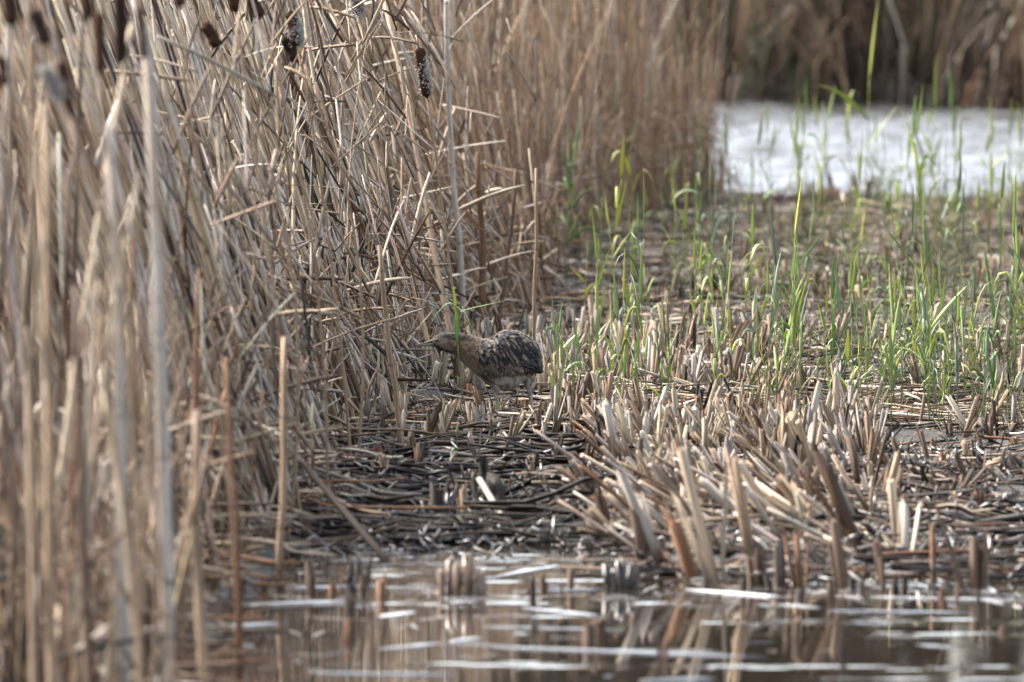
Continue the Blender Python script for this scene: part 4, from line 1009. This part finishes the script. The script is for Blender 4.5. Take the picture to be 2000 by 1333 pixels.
def make_bittern():
    root = link('bittern', None, tuple(BIRD), label='streaky brown bittern crouching with outstretched neck in the cut reeds', category='bird')
    Vs, Fs = [], []; off = 0
    def add(V, q, cp):
        nonlocal off
        Vs.append(V); Fs.extend([tuple(i + off for i in f) for f in q] + [tuple(i + off for i in f) for f in cp]); off += len(V)
    add(*loft(ST_))
    for pts, rd in leg_pts(1212, -70, 1400, 14) + leg_pts(1672, 90, 1345, 8): add(*tube_py(pts, rd))
    me = bpy.data.meshes.new('tmp'); me.from_pydata([tuple(v) for v in np.concatenate(Vs)], [], Fs); me.update()
    o = bpy.data.objects.new('tmp', me); COL.objects.link(o)
    md = o.modifiers.new('r', 'REMESH'); md.mode = 'VOXEL'; md.voxel_size = .0033; md.use_smooth_shade = True
    sm = o.modifiers.new('s', 'SMOOTH'); sm.iterations = 3; sm.factor = .5
    ev = o.evaluated_get(bpy.context.evaluated_depsgraph_get())
    em = ev.to_mesh()
    n = len(em.vertices); V = np.empty(n * 3, np.float32); em.vertices.foreach_get('co', V); V = V.reshape(-1, 3).astype(float)
    faces = [tuple(p.vertices) for p in em.polygons]
    nrm = np.empty(n * 3, np.float32); em.vertices.foreach_get('normal', nrm); nrm = nrm.reshape(-1, 3).astype(float)
    ev.to_mesh_clear(); bpy.data.objects.remove(o); bpy.data.meshes.remove(me)
    u, v, yy = V[:, 0] / SC + 1240, 1385 - V[:, 2] / SC, V[:, 1] / SC
    # plumage markings
    n1 = vnoise(u / 22, v / 40, yy / 30, 51); n2 = vnoise(u / 9, v / 14, yy / 12, 52); n3 = vnoise(u / 55, v / 90, yy / 60, 53)
    buff = np.array([.18, .126, .08]); dk = np.array([.008, .007, .007]); brn = np.array([.062, .040, .025]); pale = np.array([.38, .345, .295])
    C = np.repeat(buff[None], n, 0)
    vm_ = vnoise(u / 6, v / 20 + u / 30, yy / 8, 57)
    def mix(m, c): C[:] = C * (1 - m[:, None]) + np.asarray(c) * m[:, None]
    mix(.75 * sstep(.45, .7, n2), brn)
    neck = sstep(1080, 980, u); mix(neck * .7 * sstep(.55, .68, vm_), brn * .45); mix(neck * .5 * sstep(.42, .3, vm_), buff * 1.5); mix(neck * .55 * sstep(.4, .65, n1), brn * .8)
    # breast stripes running along the front of the neck
    al = (v - 520) - (u - 600) * .72
    fr = sstep(-70, 20, al) * sstep(480, 640, u) * sstep(1330, 1150, u)
    mix(fr * .8, pale); mix(fr * sstep(.5, .62, vnoise(u / 160, al / 13 + yy / 60, yy / 45, 55)), brn * .55)
    back = sstep(960, 1060, u) * sstep(900, 800, v) * sstep(20, 60, v + 400 - u * .2)
    mix(back, (np.where(n1[:, None] > .5, dk, buff * .8)))
    belly = sstep(800, 860, v) * sstep(1130, 1220, u); mix(belly, pale * np.array([.95, .95, .98])); mix(belly * .6 * sstep(.6, .72, vnoise(u / 18, v / 60, yy / 30, 56)), brn * .9)
    crown = sstep(352, 306, v - (u - 450) * .06) * sstep(980, 800, u) * sstep(345, 380, u); mix(crown * (.75 + .25 * n2), dk)
    nape = sstep(330, 280, v - (u - 780) * .5) * sstep(620, 720, u) * sstep(1000, 900, u); mix(nape * .5, brn * .5)
    ml = (v - 425) - (u - 400) * .55; malar = sstep(42, 20, np.abs(ml)) * sstep(370, 410, u) * sstep(680, 590, u); mix(malar * .92, dk)
    chin = sstep(22, 45, ml) * sstep(330, 350, u) * sstep(640, 560, u); mix(chin * .9, np.array([.36, .31, .25]))
    face = sstep(360, 400, u) * sstep(600, 500, u) * sstep(300, 330, v) * sstep(10, -20, ml); mix(face * .8, np.array([.19, .145, .11]))
    lore = sstep(370, 345, u) * sstep(300, 330, u); mix(lore, np.array([.13, .13, .08]))
    legs = sstep(1105, 1140, v); mix(legs, np.array([.30, .28, .17])); mix(legs * .4 * sstep(.5, .6, n2), np.array([.14, .12, .07]))
    # relief of the loose feathers
    V += nrm * ((n1 - .5) * 9 * SC * np.clip(1 - legs, 0, 1))[:, None]
    bm = bpy.data.meshes.new('body'); bm.from_pydata([tuple(x) for x in V], [], faces)
    for p in bm.polygons: p.use_smooth = True
    at = bm.attributes.new('Col', 'FLOAT_COLOR', 'POINT'); c4 = np.ones((n, 4), np.float32); c4[:, :3] = C; at.data.foreach_set('color', c4.ravel())
    fb = bm.attributes.new('fib', 'FLOAT_VECTOR', 'POINT'); fb.data.foreach_set('vector', (np.stack([u / 40, yy / 40, v / 300], -1)).astype(np.float32).ravel())
    bm.materials.append(M_PLUME); link('body', bm, (0, 0, 0), root)
    tree = BVHTree.FromPolygons([tuple(x) for x in V], faces)
    # overlapping feathers of back and folded wing
    def feathers(sgn):
        AV, AQ, AC, AF = [], [], [], []; off = 0
        spots = []
        for row in range(15):
            for c_ in range(22):
                fu = 985 + c_ * 37 + (row % 2) * 18 + R.normal(0, 7); fv = 250 + row * 40 + R.normal(0, 8)
                spots.append((fu, fv))
        spots.sort(key=lambda q: -(q[0] + q[1] * .4))
        for fu, fv in spots:
            lo = np.interp(fu, [980, 1040, 1200, 1450, 1700, 1790], [640, 800, 800, 770, 690, 700]); hi = np.interp(fu, [980, 1060, 1200, 1340, 1500, 1650, 1750, 1800], [430, 375, 265, 228, 262, 345, 460, 590])
            if not (hi - 5 < fv < lo): continue
            q = L2(fu, fv, sgn * .3); hit = tree.ray_cast(Vector(q), Vector((0, -sgn, 0)))
            if hit[0] is None: continue
            p = np.array(hit[0]); nn = np.array(hit[1]); nn = nn if nn[1] * sgn > -.2 else -nn
            k = (fu - 1000) / 800
            ang = math.radians(np.interp(k, [0, .5, 1], [62, 52, 38]) + R.normal(0, 6)) * (1 - .25 * (fv < 330))
            dr = np.array([math.cos(ang), 0, -math.sin(ang)]); dr = unit(dr - nn * dr.dot(nn)); sd = np.cross(dr, nn)
            big = np.interp(k, [0, 1], [.7, 1.2]); L = R.uniform(105, 140) * SC * big; W = R.uniform(32, 42) * SC * big
            ts = np.array([0, .25, .55, .82, 1.0]); ws = np.array([.5, .95, 1.0, .7, .12]); us = np.array([-1, -.5, 0, .5, 1])
            rear = sstep(1520, 1720, fu) * sstep(330, 500, fv); low = sstep(600, 700, fv) * (1 - rear)
            D_ = np.array([.007, .007, .009]) * R.uniform(.7, 1.5); Bf = np.array([.185, .145, .10]) * R.uniform(.6, 1.15)
            Bf = Bf * (1 - rear * .55) + np.array([.07, .07, .08]) * rear * .55
            Bf = Bf * (1 - .25 * sstep(420, 260, fv))
            for ti, t in enumerate(ts):
                for ui, x in enumerate(us):
                    pp = p + dr * (t - .25) * L + sd * x * W * ws[ti] + nn * ((.6 + 3.0 * t + 1.6 * (1 - x * x) + R.normal(0, .3)) * 4.0 * SC)
                    AV.append(pp)
                    core = np.clip(1.35 - abs(x) * (1.35 + .9 * low) - .5 * (vnoise(fu / 60., fv / 45., 0, 61) - .4) - .35 * (t > .9) + R.normal(0, .12), 0, 1)
                    gu, gv = pp[0] / SC + 1240, 1385 - pp[2] / SC
                    fa, ac = gu * .55 + gv * .83, gu * .83 - gv * .55
                    stk_ = sstep(.36, .47, vnoise(ac / 25., fa / 105., 0, 62)) * (1 - .45 * low)
                    core = np.clip(core * .35 + .95 * stk_ - .15 + .35 * rear, 0, 1)
                    c = Bf * (1 - core) + D_ * core
                    if low > .3 and R.random() < .35: c = (D_ * 2 if R.random() < .5 else Bf)
                    AC.append(c); AF.append((fu * .1 + x, t, fv * .1 + t * .5))
            for a in range(4):
                for b_ in range(4):
                    i = off + a * 5 + b_; AQ.append((i, i + 1, i + 6, i + 5))
            off += 25
        me = mesh_of('wing_feathers', np.array(AV), np.array(AQ), None, np.array(AC), np.array(AF), M_PLUME)
        link('wing_feathers', me, (0, 0, 0), root, kind='stuff')
    feathers(-1); feathers(1)
    for sgn in (-1, 1):                                  # long flight feathers closing over the tail
        for j, (u0, v0, u1, v1, wd) in enumerate(((1430, 690, 1830, 745, 38), (1440, 725, 1815, 752, 36), (1460, 752, 1780, 762, 30), (1600, 610, 1838, 735, 40), (1520, 640, 1850, 770, 36))):
            t = np.linspace(0, 1, 9)[:, None]; y0 = []
            P = np.array([L2(u0 + (u1 - u0) * a, v0 + (v1 - v0) * a ** 1.2) for a in t[:, 0]])
            for i in range(9):
                hit = tree.ray_cast(Vector((P[i, 0], sgn * .3, P[i, 2])), Vector((0, -sgn, 0)))
                yv = hit[0][1] if hit[0] is not None else (y0[-1] * .8 if y0 else sgn * .02); y0.append(yv)
            P[:, 1] = np.array(y0) + sgn * (.0045 + .0012 * j)
            r = wd * SC * np.array([.4, .8, 1, 1, .95, .85, .7, .45, .08])
            c = np.array([.035, .034, .040]) * R.uniform(.8, 1.5)
            b = Batch(P[None], r[None], 6, .10, c[None], side=np.array([[.15, 0, 1.0]]))
            link('flight_feather', b.mesh('flight_feather', [0], M_PLUME), (0, 0, 0), root)
    for j, (vt, v1, hr_, cc) in enumerate(((360, 421, 40, (.04, .036, .028)), (412, 432, 28, (.13, .12, .08)))):   # bill
        t = np.linspace(0, 1, 10); us = 395 - (395 - (96 if j == 0 else 104)) * t; vs = vt + (v1 - vt) * t + (5 * np.sin(t * 3.1) if j == 0 else 0) + (0 if j == 0 else 6 * t * 0)
        P = np.array([L2(a, b_) for a, b_ in zip(us, vs)])
        r = SC * hr_ * np.interp(t, [0, .3, .8, 1], [1, .62, .24, .05])
        cc_ = np.repeat(np.array(cc)[None], 10, 0)
        b = Batch(P[None], r[None], 10, .62, cc_[None], side=np.array([[0, 0, 1.0]]))
        link('upper_bill' if j == 0 else 'lower_bill', b.mesh('bill', [0], M_HORN), (0, 0, 0), root)
    P = np.array([L2(372 - (372 - 120) * a, 392 + 31 * a, -30 * SC * (1 - a)) for a in np.linspace(0, 1, 6)])
    b = Batch(P[None], (SC * np.array([4, 5, 5, 4.5, 4, 2]))[None], 5, .8, np.array([[.30, .28, .20]])); link('bill_highlight', b.mesh('bill_highlight', [0], M_HORN), (0, 0, 0), root)  # pale strip along the bill: a bright highlight line painted as colour
    for sgn in (-1, 1):                                  # eyes
        hit = tree.ray_cast(Vector(L2(412, 346, sgn * .2)), Vector((0, -sgn, 0)))
        c = np.array(hit[0]) if hit[0] is not None else L2(412, 346, sgn * 60 * SC)
        e = None
        for nm, rr, colr, push in (('eye', 20, (.02, .015, .01), 0), ('pupil', 16, (.004, .004, .004), 9)):
            t = np.linspace(0, math.pi, 9)
            P = np.zeros((9, 3)); P[:, 1] = sgn * -np.cos(t) * rr * SC
            b = Batch(P[None], (np.sin(t) * rr * SC + 1e-5)[None], 12, 1.0, np.array([colr]), side=np.array([[1.0, 0, 0]]))
            if e is None: e = link(nm, b.mesh(nm, [0], M_HORN), tuple(c), root)
            else: link(nm, b.mesh(nm, [0], M_HORN), (0, sgn * push * SC, 0), e)
make_bittern()
print('tris', sum(len(p.vertices) - 2 for m in bpy.data.meshes for p in m.polygons), 'objects', len(bpy.data.objects), 'shoots', SHOOTS)
